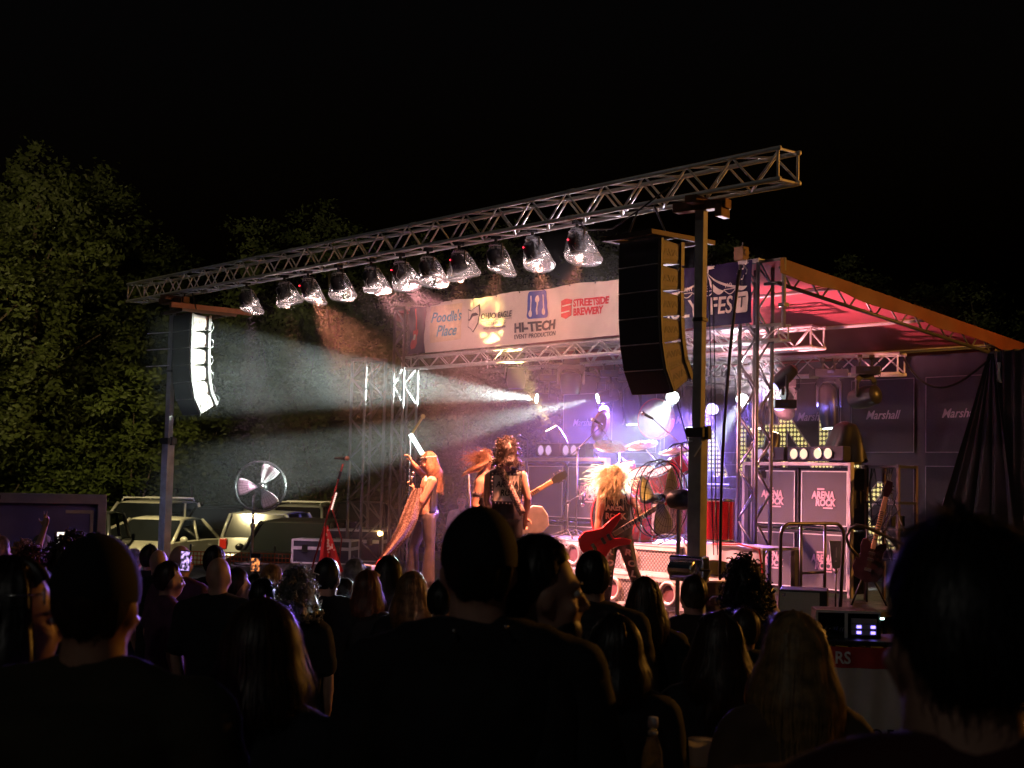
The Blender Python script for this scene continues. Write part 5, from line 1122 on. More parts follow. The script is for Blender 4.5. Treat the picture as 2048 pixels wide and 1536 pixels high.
def scalp(ph, th, s, rx=.085, ry=.105, rz=.118):
    return Vector((rx*math.sin(th)*math.sin(ph), -.014-ry*math.sin(th)*math.cos(ph), .022+rz*math.cos(th)))*s   # ph=0 is the back of the head
def hair(parent, Rm, hc, s, kind, hm, seed=1, length=.0, puff=1.0, strands=260, wave=.0, face_gap=None, sweep=None, back=0.):
    """hair shell plus loose locks; head frame: x right, y face, z up, origin hc"""
    g = random.Random(seed); o = Vector(hc)
    sweep = sweep or Vector((0, 0, -1))
    def path(ph, f, jit=0.):
        a = abs(ph)/math.pi
        front = a > .62
        if length > .05: thmax = (1.95-.55*a) if not front else (1.0-.35*(a-.62))
        else:
            thmax = 2.36 if a < .3 else 2.36-(a-.3)/.18*.74 if a < .48 else 1.62-(a-.48)/.14*.4 if a < .62 else 1.05-.5*(a-.62)
            thmax += .07*noise.noise((math.cos(ph)*5, math.sin(ph)*5, seed))+.05*noise.noise((math.cos(ph)*17, math.sin(ph)*17, seed))
        ln = length if a < (face_gap or .62) else 0.
        arc = thmax*.105*s; tot = arc+ln; d = f*tot; pf = puff+jit
        if d <= arc or ln == 0:
            p = scalp(ph, thmax*min(1, d/arc), s*pf)
        else:
            e = scalp(ph, thmax, s*pf); k = d-arc
            w = e.copy(); w.z = 0; q = (w.normalized()*(.04*math.sin(min(1, k/.18)*math.pi*.8)-back*k) if w.length > 1e-4 else w)
            p = e+sweep*k+q
            p.x += wave*math.sin(k*38+ph*5+seed)*min(1, k*9); p.y += wave*math.cos(k*31+ph*7)*min(1, k*9)
        return o+Rm @ p
    m = MB()
    def sh(a, b):
        ph = (a-.5)*2*math.pi*.999; p = path(ph, b, -.05*b**5 if length == 0 else 0); amp = (.35 if length == 0 else .5+.9*b)*(1 if kind != 'curly' else 1.8)
        cs, sn = math.cos(ph)*2.2, math.sin(ph)*2.2
        n = noise.noise((cs*1.3, sn*1.3+b*1.1, seed))*.02+noise.noise((cs*5, sn*5, b*1.8+seed))*.011+noise.noise((cs*14, sn*14, b*2.5+seed))*.005
        return p+(p-o).normalized()*n*amp
    m.grid(sh, 72, 20)
    h = m.build('hair', hm, parent, True, fix=False)
    if strands:
        k = MB()
        for i in range(strands):
            ph = g.uniform(-1, 1)*math.pi*(.64 if length > .1 else .98); f0 = g.uniform(0, .55); f1 = min(1.06, f0+g.uniform(.3, .6)) if length < .1 else g.uniform(.8, 1.07); w_ = g.uniform(.0016, .0045)*s; j0 = g.uniform(.0, .035); j1 = (j0+g.uniform(-.01, .06) if kind != 'crop' else j0*.3)+(g.uniform(.05, .28) if g.random() < (.22 if kind != 'crop' else 0) else 0); n = 7; pts = []
            for q in range(n+1):
                f = f0+(f1-f0)*q/n; p = path(ph+g.uniform(-.03, .03)+.1*math.sin(q*.8+i)*(1 if wave else .3), f, j0+(j1-j0)*q/n)
                if kind == 'curly': p += Vector((g.uniform(-1, 1), g.uniform(-1, 1), g.uniform(-1, 1)))*.014*s
                pts.append(p)
            vs = []
            for q in range(n+1):
                d = pts[min(n, q+1)]-pts[max(0, q-1)]; x = d.cross(pts[q]-o); x = x.normalized()*w_*(1-.8*q/n) if x.length > 1e-9 else Vector((w_, 0, 0)); vs += [pts[q]-x, pts[q]+x]
            k.add(vs, [(2*q, 2*q+1, 2*q+3, 2*q+2) for q in range(n)])
        if kind == 'curly':
            for i in range(190):
                ph = g.uniform(-1, 1)*math.pi; f = g.uniform(.05, 1.); p = path(ph, f, g.uniform(-.05, .12)); ax = ((p-o).normalized()+Vector((g.uniform(-.6, .6), g.uniform(-.6, .6), g.uniform(-1.2, .2)))).normalized(); x = ax.orthogonal().normalized(); y = ax.cross(x); r_ = g.uniform(.008, .017)*s; L_ = g.uniform(.03, .075)*s
                k.tube([p+ax*(L_*q/12)+x*(r_*math.cos(q*1.1+i))+y*(r_*math.sin(q*1.1+i)) for q in range(13)], .0045*s, 4)
        k.build('loose_locks', hm, h, True, fix=False)
    return h
def flying(parent, Rm, hc, s, hm, n, wind, ln, seed, spread=.8):
    g = random.Random(seed); k = MB(); o = Vector(hc)
    for i in range(n):
        ph = g.uniform(-1, 1)*math.pi; st_ = o+Rm @ scalp(ph, g.uniform(.75, 1.75), s*1.05); out = (st_-o).normalized()
        d = (Vector(wind)+out*g.uniform(.1, .6)+Vector((g.uniform(-1, 1), g.uniform(-1, 1), g.uniform(-1, 1)))*spread*.45).normalized(); L_ = ln*g.uniform(.4, 1.); bend = Vector((g.uniform(-1, 1), g.uniform(-.5, .5), g.uniform(-1, .4)))*L_*.5; w_ = g.uniform(.002, .006); pts = [st_+d*(L_*q/8)+bend*(q/8)**2+Vector((0, 0, .02*math.sin(q*.9+i))) for q in range(9)]; vs = []
        for q, p in enumerate(pts):
            x = (pts[min(8, q+1)]-pts[max(0, q-1)]).cross(Vector((0, 1, .2))).normalized()*w_*(1-.75*q/8); vs += [p-x, p+x]
        k.add(vs, [(2*q, 2*q+1, 2*q+3, 2*q+2) for q in range(8)])
    return k.build('flying_hair', hm, parent, True, fix=False)
def cap_hat(parent, Rm, hc, s, mm, brim=False, turn=0., low=1.66):
    o = Vector(hc); Rm = Rm @ Matrix.Rotation(turn, 3, 'Z'); m = MB()
    m.grid(lambda a, b: o+Rm @ (scalp((a-.5)*2*math.pi, low*b*(1-.06*math.cos((a-.5)*2*math.pi)), s*(1.058-.055*b**6))+Vector((0, 0, .002))), 36, 14); h = m.build('cap', mm, parent, True, fix=False)
    if brim:
        b_ = MB()
        def bf(a, b):
            ph = (a-.5)*1.9; r = .094+.08*b*max(0, math.cos(ph*1.45))**.6; return o+Rm @ (Vector((math.sin(ph)*r*1.02, math.cos(ph)*(r+.004), .036+.02*math.cos(ph)-.022*b-.03*math.sin(ph)**2))*s)
        b_.grid(bf, 14, 5); x = b_.build('brim', mm, h, True); x.modifiers.new('s', 'SOLIDIFY').thickness = .004
    bt = MB(); bt.ell(o+Rm @ (scalp(0, 0, s*1.058)+Vector((0, 0, .002))), (.007, .007, .003), None, 8, 6); bt.build('cap_button', mm, h)
    return h
def hand(m, w, d, s, curl=.5, side=1, pose='relax', palm_n=None):
    """palm and five fingers added to a body: w wrist, d pointing direction, palm_n palm normal"""
    w = Vector(w); d = Vector(d).normalized(); pn = Vector(palm_n or (0, -1, 0)); pn = (pn-d*pn.dot(d)).normalized(); x = d.cross(pn)*side
    M = Matrix((x, pn, d)).transposed(); c = w+d*.05*s
    m.ell(c, (.04*s, .018*s, .052*s), M, 10, 8)
    for k, (off, ln) in enumerate(((-.03, .068), (-.01, .08), (.011, .075), (.03, .058))):
        b = c+d*.045*s+x*off*s
        cu = curl
        if pose == 'peace': cu = -.05 if k in (0, 1) else 1.25
        spread = x*((-.25+.0*k) if k == 0 else .12)*(1 if pose == 'peace' and k < 2 else .3 if k else -.0)
        p1 = b+(d*math.cos(cu*.7)+pn*math.sin(cu*.7)+spread).normalized()*ln*.5*s; p2 = p1+(d*math.cos(cu*1.7)+pn*math.sin(cu*1.7)+spread).normalized()*ln*.5*s
        m.caps([b, p1, p2], [.0095*s, .009*s, .0075*s], 8)
    t0 = c-x*.034*s-d*.018*s; t1 = t0+(d*.6-x*.75+pn*.35).normalized()*.04*s; t2 = t1+(d*.85-x*.1+pn*(.3+curl*.5)).normalized()*.032*s
    m.caps([t0, t1, t2], [.013*s, .011*s, .008*s], 8)
FOLDS = bpy.data.textures.new('folds', 'CLOUDS'); FOLDS.noise_scale = .09; FOLDS.noise_depth = 2
def ring(c, x, y, rx, ry, n=16): return [c+x*(rx*math.cos(2*math.pi*i/n))+y*(ry*math.sin(2*math.pi*i/n)) for i in range(n)]
TORSO = [(-.02, .12, .09), (.0, .162, .118), (.12, .168, .122), (.28, .148, .108), (.5, .16, .115), (.72, .178, .122), (.86, .172, .112), (.95, .125, .088), (1.02, .07, .066)]
def torso(m, pel, nek, right, s, infl=0., b=1.0, lo=0., hi=1.1, belly=0.):
    up = (nek-pel); L_ = up.length; up = up/L_; x = (Vector(right)-up*Vector(right).dot(up)).normalized(); y = up.cross(x); rings = []
    for f, rx, ry in TORSO:
        if f < lo-.03 or f > hi: continue
        bl = belly*math.exp(-((f-.3)/.25)**2)
        rings.append(ring(pel+up*(L_*f)+y*bl*.5, x, y, (rx*b+infl+bl*.5)*s, (ry*b+infl+bl)*s))
    m.loft(rings)
def head_mesh(m, hc, Rm, s, face=True):
    o = Vector(hc)
    def P(x, y, z): return o+Rm @ (Vector((x, y, z))*s)
    m.ell(P(0, -.014, .022), (.077*s, .097*s, .108*s), Rm, 16, 12); m.ell(P(0, .03, -.04), (.06*s, .062*s, .072*s), Rm, 14, 10); m.ell(P(0, .045, -.088), (.032*s, .034*s, .026*s), Rm, 10, 8)
    m.caps([P(0, .088, .012), P(0, .108, -.026)], [.01*s, .0155*s], 8); m.ell(P(0, .076, .026), (.056*s, .018*s, .014*s), Rm, 10, 6)
    m.ell(P(0, .086, -.058), (.026*s, .012*s, .007*s), Rm, 8, 6); m.ell(P(0, .084, -.071), (.022*s, .012*s, .008*s), Rm, 8, 6)
    for k in (-1, 1): m.ell(P(k*.079, -.008, -.008), (.011*s, .02*s, .032*s), Rm, 8, 8); m.ell(P(k*.046, .06, -.028), (.024*s, .024*s, .022*s), Rm, 8, 6)
def eyes(parent, hc, Rm, s):
    o = Vector(hc)
    for k in (-1, 1):
        m = MB(); m.ell(o+Rm @ (Vector((k*.031, .078, .006))*s), .0115*s, None, 10, 8); e = m.build('eye', mat('eye_white', (.6, .57, .54), .2), parent, True)
        m = MB(); m.ell(o+Rm @ (Vector((k*.031, .0865, .006))*s), .0055*s, None, 8, 6); m.build('iris', mat('iris', (.03, .02, .015), .15), e, True)
        m = MB(); m.caps([o+Rm @ (Vector((k*.018, .093, .03))*s), o+Rm @ (Vector((k*.045, .083, .03))*s)], [.004*s, .003*s], 6); m.build('eyebrow', HM['brown'], parent, True)
def person(loc, yaw, h, label, hairk=('short', 'brown'), shirt=None, skin=SKIN, b=1.0, vox=.02, headyaw=0., headpitch=0., arms=None, pants=None, belly=0., sleeves=.6, seed=1, hat=None, headroll=0., collar=False, group='people in the crowd watching the band', name='person', cat='person', lean=0., beard=None, strands=220):
    s = h/1.75; t = thing(name, loc, yaw, label, cat, group)
    pel = Vector((0, 0, .9*s)); nek = Vector((0, -.01+lean, 1.475*s)); hc = Vector((0, .012+lean*1.25, 1.632*s)); Rh = eul(headyaw, headpitch, headroll)
    A = {'L': [(-.185*b, -.01, 1.425), (-.235*b, -.03, 1.13), (-.22*b, .06, .88)], 'R': [(.185*b, -.01, 1.425), (.235*b, -.03, 1.13), (.22*b, .06, .88)]}
    if arms: A.update(arms)
    body = MB(); torso(body, pel, nek, (1, 0, 0), s, -.022, b, belly=belly)
    body.caps([nek-Vector((0, 0, .04*s)), Vector((0, .0+lean*1.1, 1.565*s))], [.07*s*b**.5, .06*s*b**.5]); head_mesh(body, hc, Rh, s)
    sh = MB(); torso(sh, pel-Vector((0, 0, .06*s)), nek, (1, 0, 0), s, .014, b, hi=.97, belly=belly)
    body.caps([(-.13*b*s, -.005+lean*.9, 1.42*s), nek-Vector((0, 0, .02*s)), (.13*b*s, -.005+lean*.9, 1.42*s)], [.04*s, .046*s, .04*s]); sh.caps([(-.175*b*s, -.005+lean*.9, 1.425*s), (-.085*b*s, -.012+lean, 1.462*s), (0, -.02+lean, 1.482*s), (.085*b*s, -.012+lean, 1.462*s), (.175*b*s, -.005+lean*.9, 1.425*s)], [.068*s, .064*s, .066*s, .064*s, .068*s])
    for k, sd in (('L', -1), ('R', 1)):
        S_, E_, W_ = [Vector(p)*s for p in A[k][:3]]; S_.y += lean*.9
        body.caps([S_-Vector((0, 0, .02*s)), S_.lerp(E_, .5), E_, E_.lerp(W_, .35), W_], [.042*s*b, .044*s*b, .038*s, .04*s, .026*s])
        ex = A[k][3] if len(A[k]) > 3 else {}
        hand(body, W_, ex.get('d', W_-E_), s, ex.get('curl', .5), sd, ex.get('pose', 'relax'), ex.get('n', (-sd, .3, 0)))
        e = S_.lerp(E_, min(1, sleeves*1.3)); sh.caps([S_-Vector((0, 0, .012*s)), S_.lerp(e, .5), e], [.066*s*b, .064*s*b, .062*s*b])
        if sleeves > 1: sh.caps([E_, W_.lerp(E_, .1)], [.052*s, .036*s])
    lg = MB()
    for sd in (-1, 1):
        H_ = Vector((sd*.09*b, 0, .9))*s; K_ = Vector((sd*.1, .02, .48))*s; F_ = Vector((sd*.11, -.02, .09))*s
        body.caps([H_, H_.lerp(K_, .5), K_, K_.lerp(F_, .35), F_], [.085*s*b, .072*s*b, .055*s, .055*s, .036*s]); body.caps([F_-Vector((0, .03, .045)), F_+Vector((0, .15, -.055))], [.036*s, .03*s])
        lg.caps([H_, K_, F_+Vector((0, 0, .02))], [.105*s*b, .078*s, .065*s])
    remeshed(body, 'body', skin, t, vox)
    so = remeshed(sh, 'shirt', shirt or cloth('black', (.012, .012, .013)), t, max(vox, .018), 6)
    dm = so.modifiers.new('folds', 'DISPLACE'); dm.texture = FOLDS; dm.strength = .026; dm.mid_level = .2; dm.texture_coords = 'GLOBAL'
    remeshed(lg, 'trousers', pants or cloth('denim', (.02, .024, .04)), t, .03, 4)
    if collar:
        m = MB(); m.lathe([(.068*s, 1.462*s), (.082*s, 1.5*s), (.07*s, 1.52*s)], 20, None, (0, lean, 0), capped=False); m.build('collar', shirt, t, True)
    if vox < .0125: eyes(t, hc, Rh, s)
    if beard:
        m = MB(); m.ell(hc+Rh @ (Vector((0, .045, -.085))*s), (.058*s, .055*s, .052*s), Rh, 14, 10); m.build('beard', HM[beard], t, True)
    if hairk:
        K = dict(short=dict(length=0., puff=1.03), crop=dict(length=0, puff=.985), bob=dict(length=.13*s, puff=1.08, back=.1), long=dict(length=.34*s, puff=1.06), wavy=dict(length=.36*s, puff=1.12, wave=.012), curly=dict(length=.1*s, puff=1.2), tail=dict(length=.0, puff=1.03), bun=dict(length=0, puff=1.03))[hairk[0]]
        hh = hair(t, Rh, hc, s, hairk[0], HM[hairk[1]], seed, strands=strands, **K)
        if hairk[0] == 'tail':
            m = MB(); p = [hc+Rh @ (Vector(q)*s) for q in ((0, -.1, .06), (0, -.16, .04), (0, -.165, -.06), (.01, -.14, -.2))]; m.tube(p, [.02*s, .034*s, .03*s, .008*s], 10); m.build('ponytail', HM[hairk[1]], hh, True)
        if hairk[0] == 'bun':
            m = MB(); m.ell(hc+Rh @ (Vector((0, -.03, .14))*s), (.045*s, .045*s, .04*s)); m.build('bun', HM[hairk[1]], hh, True)
    if hat: cap_hat(t, Rh, hc, s, hat, abs(yaw) > .4)
    t['h'] = h
    return t
def crowd(px, ptop, Y, label, yaw=0., **k):
    p = at(px, ptop, Y); g0 = gz(Y); add = 1.03 if k.get('hairk', ('short',)) and k.get('hairk', ('short',))[0] in ('short', 'long', 'bob', 'tail') else 1.05 if k.get('hairk') and k['hairk'][0] in ('curly', 'wavy') else 1.0
    h = (p.z-g0)/(1.0 if add == 1 else 1.008 if add == 1.03 else 1.014)
    h = max(1.45, min(1.98, h))
    return person((p.x, Y, g0), yaw, h, label, seed=int(px), **k)
BLKC = cloth('black', (.012, .012, .013)); NVY = cloth('navy', (.012, .016, .035)); GRY = cloth('grey', (.07, .07, .075)); MAR = cloth('maroon', (.06, .012, .014)); OLV = cloth('olive', (.04, .035, .018)); PLM = cloth('plum', (.1, .035, .07)); WHC = cloth('white', (.5, .48, .46)); TANC = cloth('tan', (.18, .11, .05)); JER = cloth('jersey', (.03, .026, .026))
CAPB = cloth('cap_black', (.01, .01, .011)); CAPN = cloth('cap_navy', (.015, .017, .03))
# --- front row
crowd(197, 1098, 3.1, 'broad man in dark cap and olive shirt seen from behind by the blue trailer', R(-6), hairk=('crop', 'brown'), hat=CAPB, shirt=OLV, b=1.22, vox=.014, skin=SKIN2)
crowd(28, 1128, 3.45, 'woman in profile wearing glasses and a dark top', R(-68), hairk=('long', 'black'), shirt=BLKC, vox=.0115, headpitch=-.02)
crowd(527, 1213, 3.6, 'woman with dark rim-lit bob hair and black jacket', R(-10), hairk=('bob', 'brown'), shirt=cloth('jacket', (.02, .022, .028)), sleeves=1.1, vox=.018, strands=700)
crowd(960, 1040, 3.6, 'tall man in dark cap and black collared shirt', R(4), hairk=('crop', 'black'), hat=CAPB, shirt=BLKC, b=1.18, vox=.014, collar=True)
crowd(1078, 1080, 3.75, 'bearded dark-haired man turned in profile towards the tall man', R(-78), hairk=('short', 'black'), shirt=BLKC, beard='black', vox=.0115)
crowd(1232, 1240, 4.95, 'woman with thick black hair beside the high table', R(8), hairk=('bob', 'black'), shirt=BLKC, vox=.018, strands=500)
crowd(1590, 1235, 4.1, 'blond woman with long hair glowing orange down one side', R(14), hairk=('long', 'blond'), shirt=cloth('knit', (.1, .06, .035)), vox=.018, strands=1500, sleeves=1.1)
crowd(1925, 1063, 1.86, 'very near large dark head with soft fuzzy hair', R(10), hairk=('short', 'black'), shirt=MAR, b=1.3, vox=.014, strands=3000)
crowd(1438, 1232, 5.3, 'woman with long wavy light-edged hair behind the high table', R(4), hairk=('wavy', 'brown'), shirt=BLKC, vox=.018, strands=900)
crowd(1112, 1276, 5.2, 'short woman with brown hair behind the tall man', R(-5), hairk=('bob', 'brown'), shirt=BLKC, vox=.02, strands=500)
# --- middle rows
j = crowd(1185, 1110, 7.0, 'man in a dark baseball jersey numbered 22', R(6), hairk=('crop', 'black'), shirt=JER, b=1.1, vox=.016, sleeves=.9)
s = j['h']/1.75
lettering('22', .3*s, mat('jersey_number', (.12, .1, .095), .8), j, (-.13, -.165, 1.02*s), name='number', off=.012, sx=.95, align='LEFT'); lettering('WETZNER', .085*s, mat('jersey_name', (.075, .06, .058), .8), j, (-.15, -.15, 1.345*s), name='name_print', off=.003)
crowd(1290, 1160, 7.3, 'woman with smooth long dark hair before the near fan', R(4), hairk=('long', 'brown'), shirt=BLKC, vox=.02, strands=400)
crowd(1388, 1156, 8.2, 'man with cropped hair below the winch on the mast', R(6), hairk=('crop', 'brown'), shirt=cloth('brown', (.03, .018, .012)), vox=.02)
crowd(1490, 1135, 8.5, 'person with curly hair holding up a phone with both hands', R(8), hairk=('curly', 'black'), shirt=BLKC, vox=.013, strands=500, arms={'L': [(-.185, 0, 1.425), (-.3, .16, 1.3), (-.22, .3, 1.52), {'curl': .8, 'n': (.5, .6, 0)}], 'R': [(.185, 0, 1.425), (.26, .2, 1.28), (.02, .34, 1.5), {'curl': .8}]})
crowd(1522, 1166, 8.9, 'woman with brown hair beside the person filming', R(4), hairk=('long', 'auburn'), shirt=BLKC, vox=.02, strands=300)
crowd(1490, 1221, 7.4, 'person with short rim-lit hair beside the wavy-haired woman', R(4), hairk=('short', 'brown'), shirt=BLKC, vox=.02)
crowd(655, 1122, 9.0, 'man with short dark hair and black shirt below the scarf stand', R(-6), hairk=('crop', 'black'), shirt=BLKC, vox=.016, b=1.05, beard='grey')
crowd(825, 1148, 8.4, 'woman with long straight sandy hair before the singer', R(-4), hairk=('long', 'sandy'), shirt=BLKC, vox=.02, strands=500)
crowd(777, 1118, 9.4, 'woman with black hair in a pale blue top', R(-4), hairk=('long', 'black'), shirt=cloth('paleblue', (.3, .38, .4)), vox=.018, strands=400)
crowd(735, 1146, 9.0, 'woman with short dark red hair', R(-12), hairk=('bob', 'auburn'), shirt=BLKC, vox=.02, strands=300)
crowd(710, 1120, 11.0, 'man with grey hair near the road cases', R(-6), hairk=('short', 'grey'), shirt=GRY, vox=.02)
crowd(885, 1163, 8.0, 'man with dark hair and glasses half hidden by the tall man', R(-16), hairk=('short', 'black'), shirt=BLKC, vox=.018)
crowd(591, 1132, 9.6, 'white-haired person beside the man with short dark hair', R(-6), hairk=('short', 'white'), shirt=GRY, vox=.02)
crowd(596, 1156, 8.6, 'person with grey curly hair', R(-6), hairk=('curly', 'grey'), shirt=BLKC, vox=.02, strands=400)
crowd(545, 1132, 10.0, 'person with pale ponytail under the standing fan', R(-10), hairk=('tail', 'blond'), shirt=BLKC, vox=.02)
crowd(527, 1160, 8.6, 'person with round black hair before the pale ponytail', R(-8), hairk=('short', 'black'), shirt=BLKC, vox=.02)
crowd(474, 1140, 9.4, 'man in profile looking towards the singer', R(-52), hairk=('short', 'brown'), shirt=GRY, vox=.0115, skin=SKIN2)
crowd(438, 1118, 8.9, 'bald man in black shirt, foremost of the two bald men', R(-10), hairk=None, shirt=BLKC, vox=.015, b=1.1)
crowd(430, 1096, 10.8, 'bald man with dark skin standing behind the other bald man', R(-14), hairk=('crop', 'black'), shirt=BLKC, vox=.018, skin=mat('skin_dark', (.16, .08, .05), .45))
ph = crowd(362, 1094, 10.4, 'bald man filming with a glowing phone', R(-20), hairk=None, shirt=PLM, vox=.013, arms={'R': [(.185, 0, 1.425), (.26, .18, 1.25), (.12, .34, 1.48), {'curl': .9}]})
p = at(371, 1122, 10.2); t = thing('mobile_phone', p, R(-14), 'phone with a purple glowing screen held by the bald man', 'phone', 'phones held up to film')
m = MB(); m.box((0, 0, 0), (.075, .009, .15)); m.build('case', BLKP, t, bevel=.004); m = MB(); m.box((0, -.006, 0), (.066, .002, .135)); m.build('screen', screen_mat('screen_purple', (.6, .4, .9), 1.6), t)
crowd(338, 1126, 9.6, 'woman in profile with swept-back brown hair', R(-60), hairk=('short', 'brown'), shirt=PLM, vox=.0115)
crowd(318, 1102, 12.0, 'bald man beside the man with the phone', R(-14), hairk=None, shirt=BLKC, vox=.018)
crowd(300, 1092, 13.0, 'dark-haired person under the pale saloon car', R(-14), hairk=('short', 'black'), shirt=BLKC, vox=.02)
crowd(268, 1100, 14.0, 'person with bright white hair below the pale saloon', R(-14), hairk=('short', 'white'), shirt=WHC, vox=.02)
crowd(186, 1072, 12.2, 'man in black cap and white shirt beside the trailer corner', R(-30), hairk=('crop', 'black'), hat=CAPB, shirt=WHC, vox=.018)
crowd(85, 1072, 14.5, 'grey-haired woman before the blue trailer', R(-20), hairk=('bob', 'grey'), shirt=TANC, vox=.02, strands=300)
crowd(46, 1094, 13.5, 'person with bright blond hair before the blue trailer', R(-20), hairk=('curly', 'blond'), shirt=WHC, vox=.02, strands=300)
crowd(2, 1075, 13.0, 'person raising a hand in a peace sign before the blue trailer', R(-20), hairk=('short', 'blond'), shirt=WHC, vox=.012, arms={'R': [(.185, 0, 1.425), (.28, .12, 1.55), (.36, .16, 1.86), {'d': (.15, 0, 1), 'pose': 'peace', 'curl': .3, 'n': (0, -1, .1)}]})
crowd(118, 1096, 12.6, 'person holding a bright phone overhead by the trailer', R(-16), hairk=('short', 'brown'), shirt=BLKC, vox=.014, arms={'R': [(.185, 0, 1.425), (.28, .15, 1.4), (.1, .25, 1.66), {'curl': .8, 'd': (-.2, .2, 1)}]})
p = at(122, 1080, 12.3); t = thing('mobile_phone', p, R(10), 'phone shining bright white by the trailer', 'phone', 'phones held up to film'); m = MB(); m.box((0, 0, 0), (.075, .009, .15)); m.build('case', BLKP, t, bevel=.004); m = MB(); m.box((0, -.006, 0), (.066, .002, .135)); m.build('screen', emis('screen_white', (1, .85, .7), 1.2), t)
crowd(512, 1150, 11.4, 'person lifting a phone with an orange screen', R(-10), hairk=('short', 'black'), shirt=BLKC, vox=.014, arms={'R': [(.185, 0, 1.425), (.24, .18, 1.3), (.05, .3, 1.58), {'curl': .8, 'd': (-.1, .2, 1)}]})
p = at(511, 1126, 11.1); t = thing('mobile_phone', p, R(0), 'phone with an orange glowing screen under the standing fan', 'phone', 'phones held up to film'); m = MB(); m.box((0, 0, 0), (.075, .009, .15)); m.build('case', BLKP, t, bevel=.004); m = MB(); m.box((0, -.006, -.012), (.066, .002, .1)); m.build('screen', screen_mat('screen_orange', (1, .3, .08), 1.3), t)
crowd(20, 1118, 8.2, 'dark-haired person before the raised hand', R(-14), hairk=('short', 'brown'), shirt=BLKC, vox=.02)
crowd(62, 1112, 9.4, 'person with reddish hair beside the woman in glasses', R(-14), hairk=('curly', 'auburn'), shirt=MAR, vox=.02, strands=300)
crowd(140, 1088, 8.6, 'tall dark-haired person behind the broad man in the cap', R(-10), hairk=('curly', 'brown'), shirt=BLKC, vox=.02, strands=300)
crowd(690, 1160, 9.8, 'person with flat dark hair between the grey and dark-haired men', R(-6), hairk=('short', 'black'), shirt=BLKC, vox=.02)
# glasses on the profile woman, glints on the tall man's collar
p = at(76, 1192, 3.42); t = thing('eyeglasses', p, R(-68), 'shiny glasses worn by the woman in profile', 'glasses'); m = MB()
for sx_ in (-.033, .033): m.tube([(sx_+.024*math.cos(a), .012, .02*math.sin(a)) for a in [i*math.pi/8 for i in range(16)]], .002, 5, True)
for sx_ in (-.07, .07): m.tube([(sx_*.82, .012, .008), (sx_, .0, .01), (sx_, -.1, .006)], .002, 5)
m.tube([(-.009, .014, .004), (.009, .014, .004)], .002, 5); m.build('frame', CHROME, t, True)
m = MB()
for sx_ in (-.033, .033): m.prism(circ(sx_, 0, .023, .019), .0115, .0125)
m.build('lens', PET, t)
for px, py, lb in ((908, 1262, 'round metal stud glinting on the collar of the tall man'), (1012, 1254, 'second metal stud glinting on the collar of the tall man')):
    p = at(px, py, 3.48); t = thing('collar_stud', p, 0, lb, 'stud', 'metal studs on the collar'); m = MB(); m.ell((0, 0, 0), .0065, None, 10, 8); m.cyl((0, 0, 0), (0, .03, 0), .003, None, 6); m.build('metal', CHROME, t, True)

# ================================================================ THE BAND
def performer(origin_px, Y, label, J, S, hc, Rh, skin, vox=.011, hands=None, torso_r=(1, 0, 0), b=1.0):
    """J: joints as picture offsets (px, py, depth) turned into metres about the feet"""
    o = at(*origin_px, Y); o.z = DECK; s = FPX/Y
    t = thing('person', o, 0, label, 'person', 'band members on the stage')
    def W(p): q = at(p[0], p[1], Y); return Vector((q.x-o.x, p[2], q.z-DECK))
    Q = {k: W(v) for k, v in J.items()}
    body = MB(); torso(body, Q['pel'], Q['nek'], torso_r, S, 0, b); hcw = W(hc); head_mesh(body, hcw, Rh, S)
    body.caps([Q['nek']-Vector((0, 0, .03)), Q['nek'].lerp(hcw, .6)], [.066*S, .056*S])
    for k, sd in (('l', -1), ('r', 1)):
        A, E_, W_ = Q[k+'s'], Q[k+'e'], Q[k+'w']
        body.caps([Q['nek'].lerp(A, .3)-Vector((0, 0, .03)), A], [.062*S, .064*S]); body.caps([A, A.lerp(E_, .45), E_, E_.lerp(W_, .3), W_], [.062*S, .054*S, .04*S, .043*S, .028*S])
        hd = (hands or {}).get(k, {}); hand(body, W_, hd.get('d', W_-E_), S, hd.get('curl', .7), sd, 'relax', hd.get('n', (0, -1, 0)))
        H_, K_, F_ = Q[k+'h'], Q[k+'k'], Q[k+'f']; body.caps([H_, H_.lerp(K_, .5), K_, K_.lerp(F_, .3), F_], [.088*S, .078*S, .056*S, .056*S, .04*S])
    bo = remeshed(body, 'body', skin, t, vox, 3); eyes(t, hcw, Rh, S)
    return t, Q, hcw, bo
def pants(t, Q, S, mm, flare=.07, r=.1):
    m = MB(); m.ell(Q['pel']+Vector((0, 0, .02)), (.175*S, .135*S, .12*S))
    for k in 'lr': H_, K_, F_ = Q[k+'h'], Q[k+'k'], Q[k+'f']; m.caps([H_, H_.lerp(K_, .5), K_, K_.lerp(F_, .5), F_+Vector((0, 0, .03))], [r*S, r*.86*S, .068*S, (.068+flare)*.5*S, flare*S])
    o = remeshed(m, 'trousers', mm, t, .014, 3)
    for k in 'lr':
        F_ = Q[k+'f']; q = MB(); dv = Vector((-.05 if k == 'l' else .05, -.12, 0)); q.caps([F_-Vector((0, 0, .02)), F_+dv*.6+Vector((0, 0, -.035)), F_+dv*1.4+Vector((0, 0, -.045))], [.045*S, .042*S, .032*S]); remeshed(q, 'boot', LEATHER, t, .012, 3)
    return o
def top(t, Q, S, mm, name, hi=.96, lo=.0, infl=.014, right=(1, 0, 0), strap=True):
    m = MB(); torso(m, Q['pel'], Q['nek'], right, S, infl, 1.0, lo, hi)
    if strap:
        for k in 'lr': A = Q[k+'s']; m.caps([Q['nek'].lerp(A, .25)-Vector((0, 0, .025)), Q['nek'].lerp(A, .85)-Vector((0, 0, .01))], [.072*S, .072*S])
    return remeshed(m, name, mm, t, .013, 4)
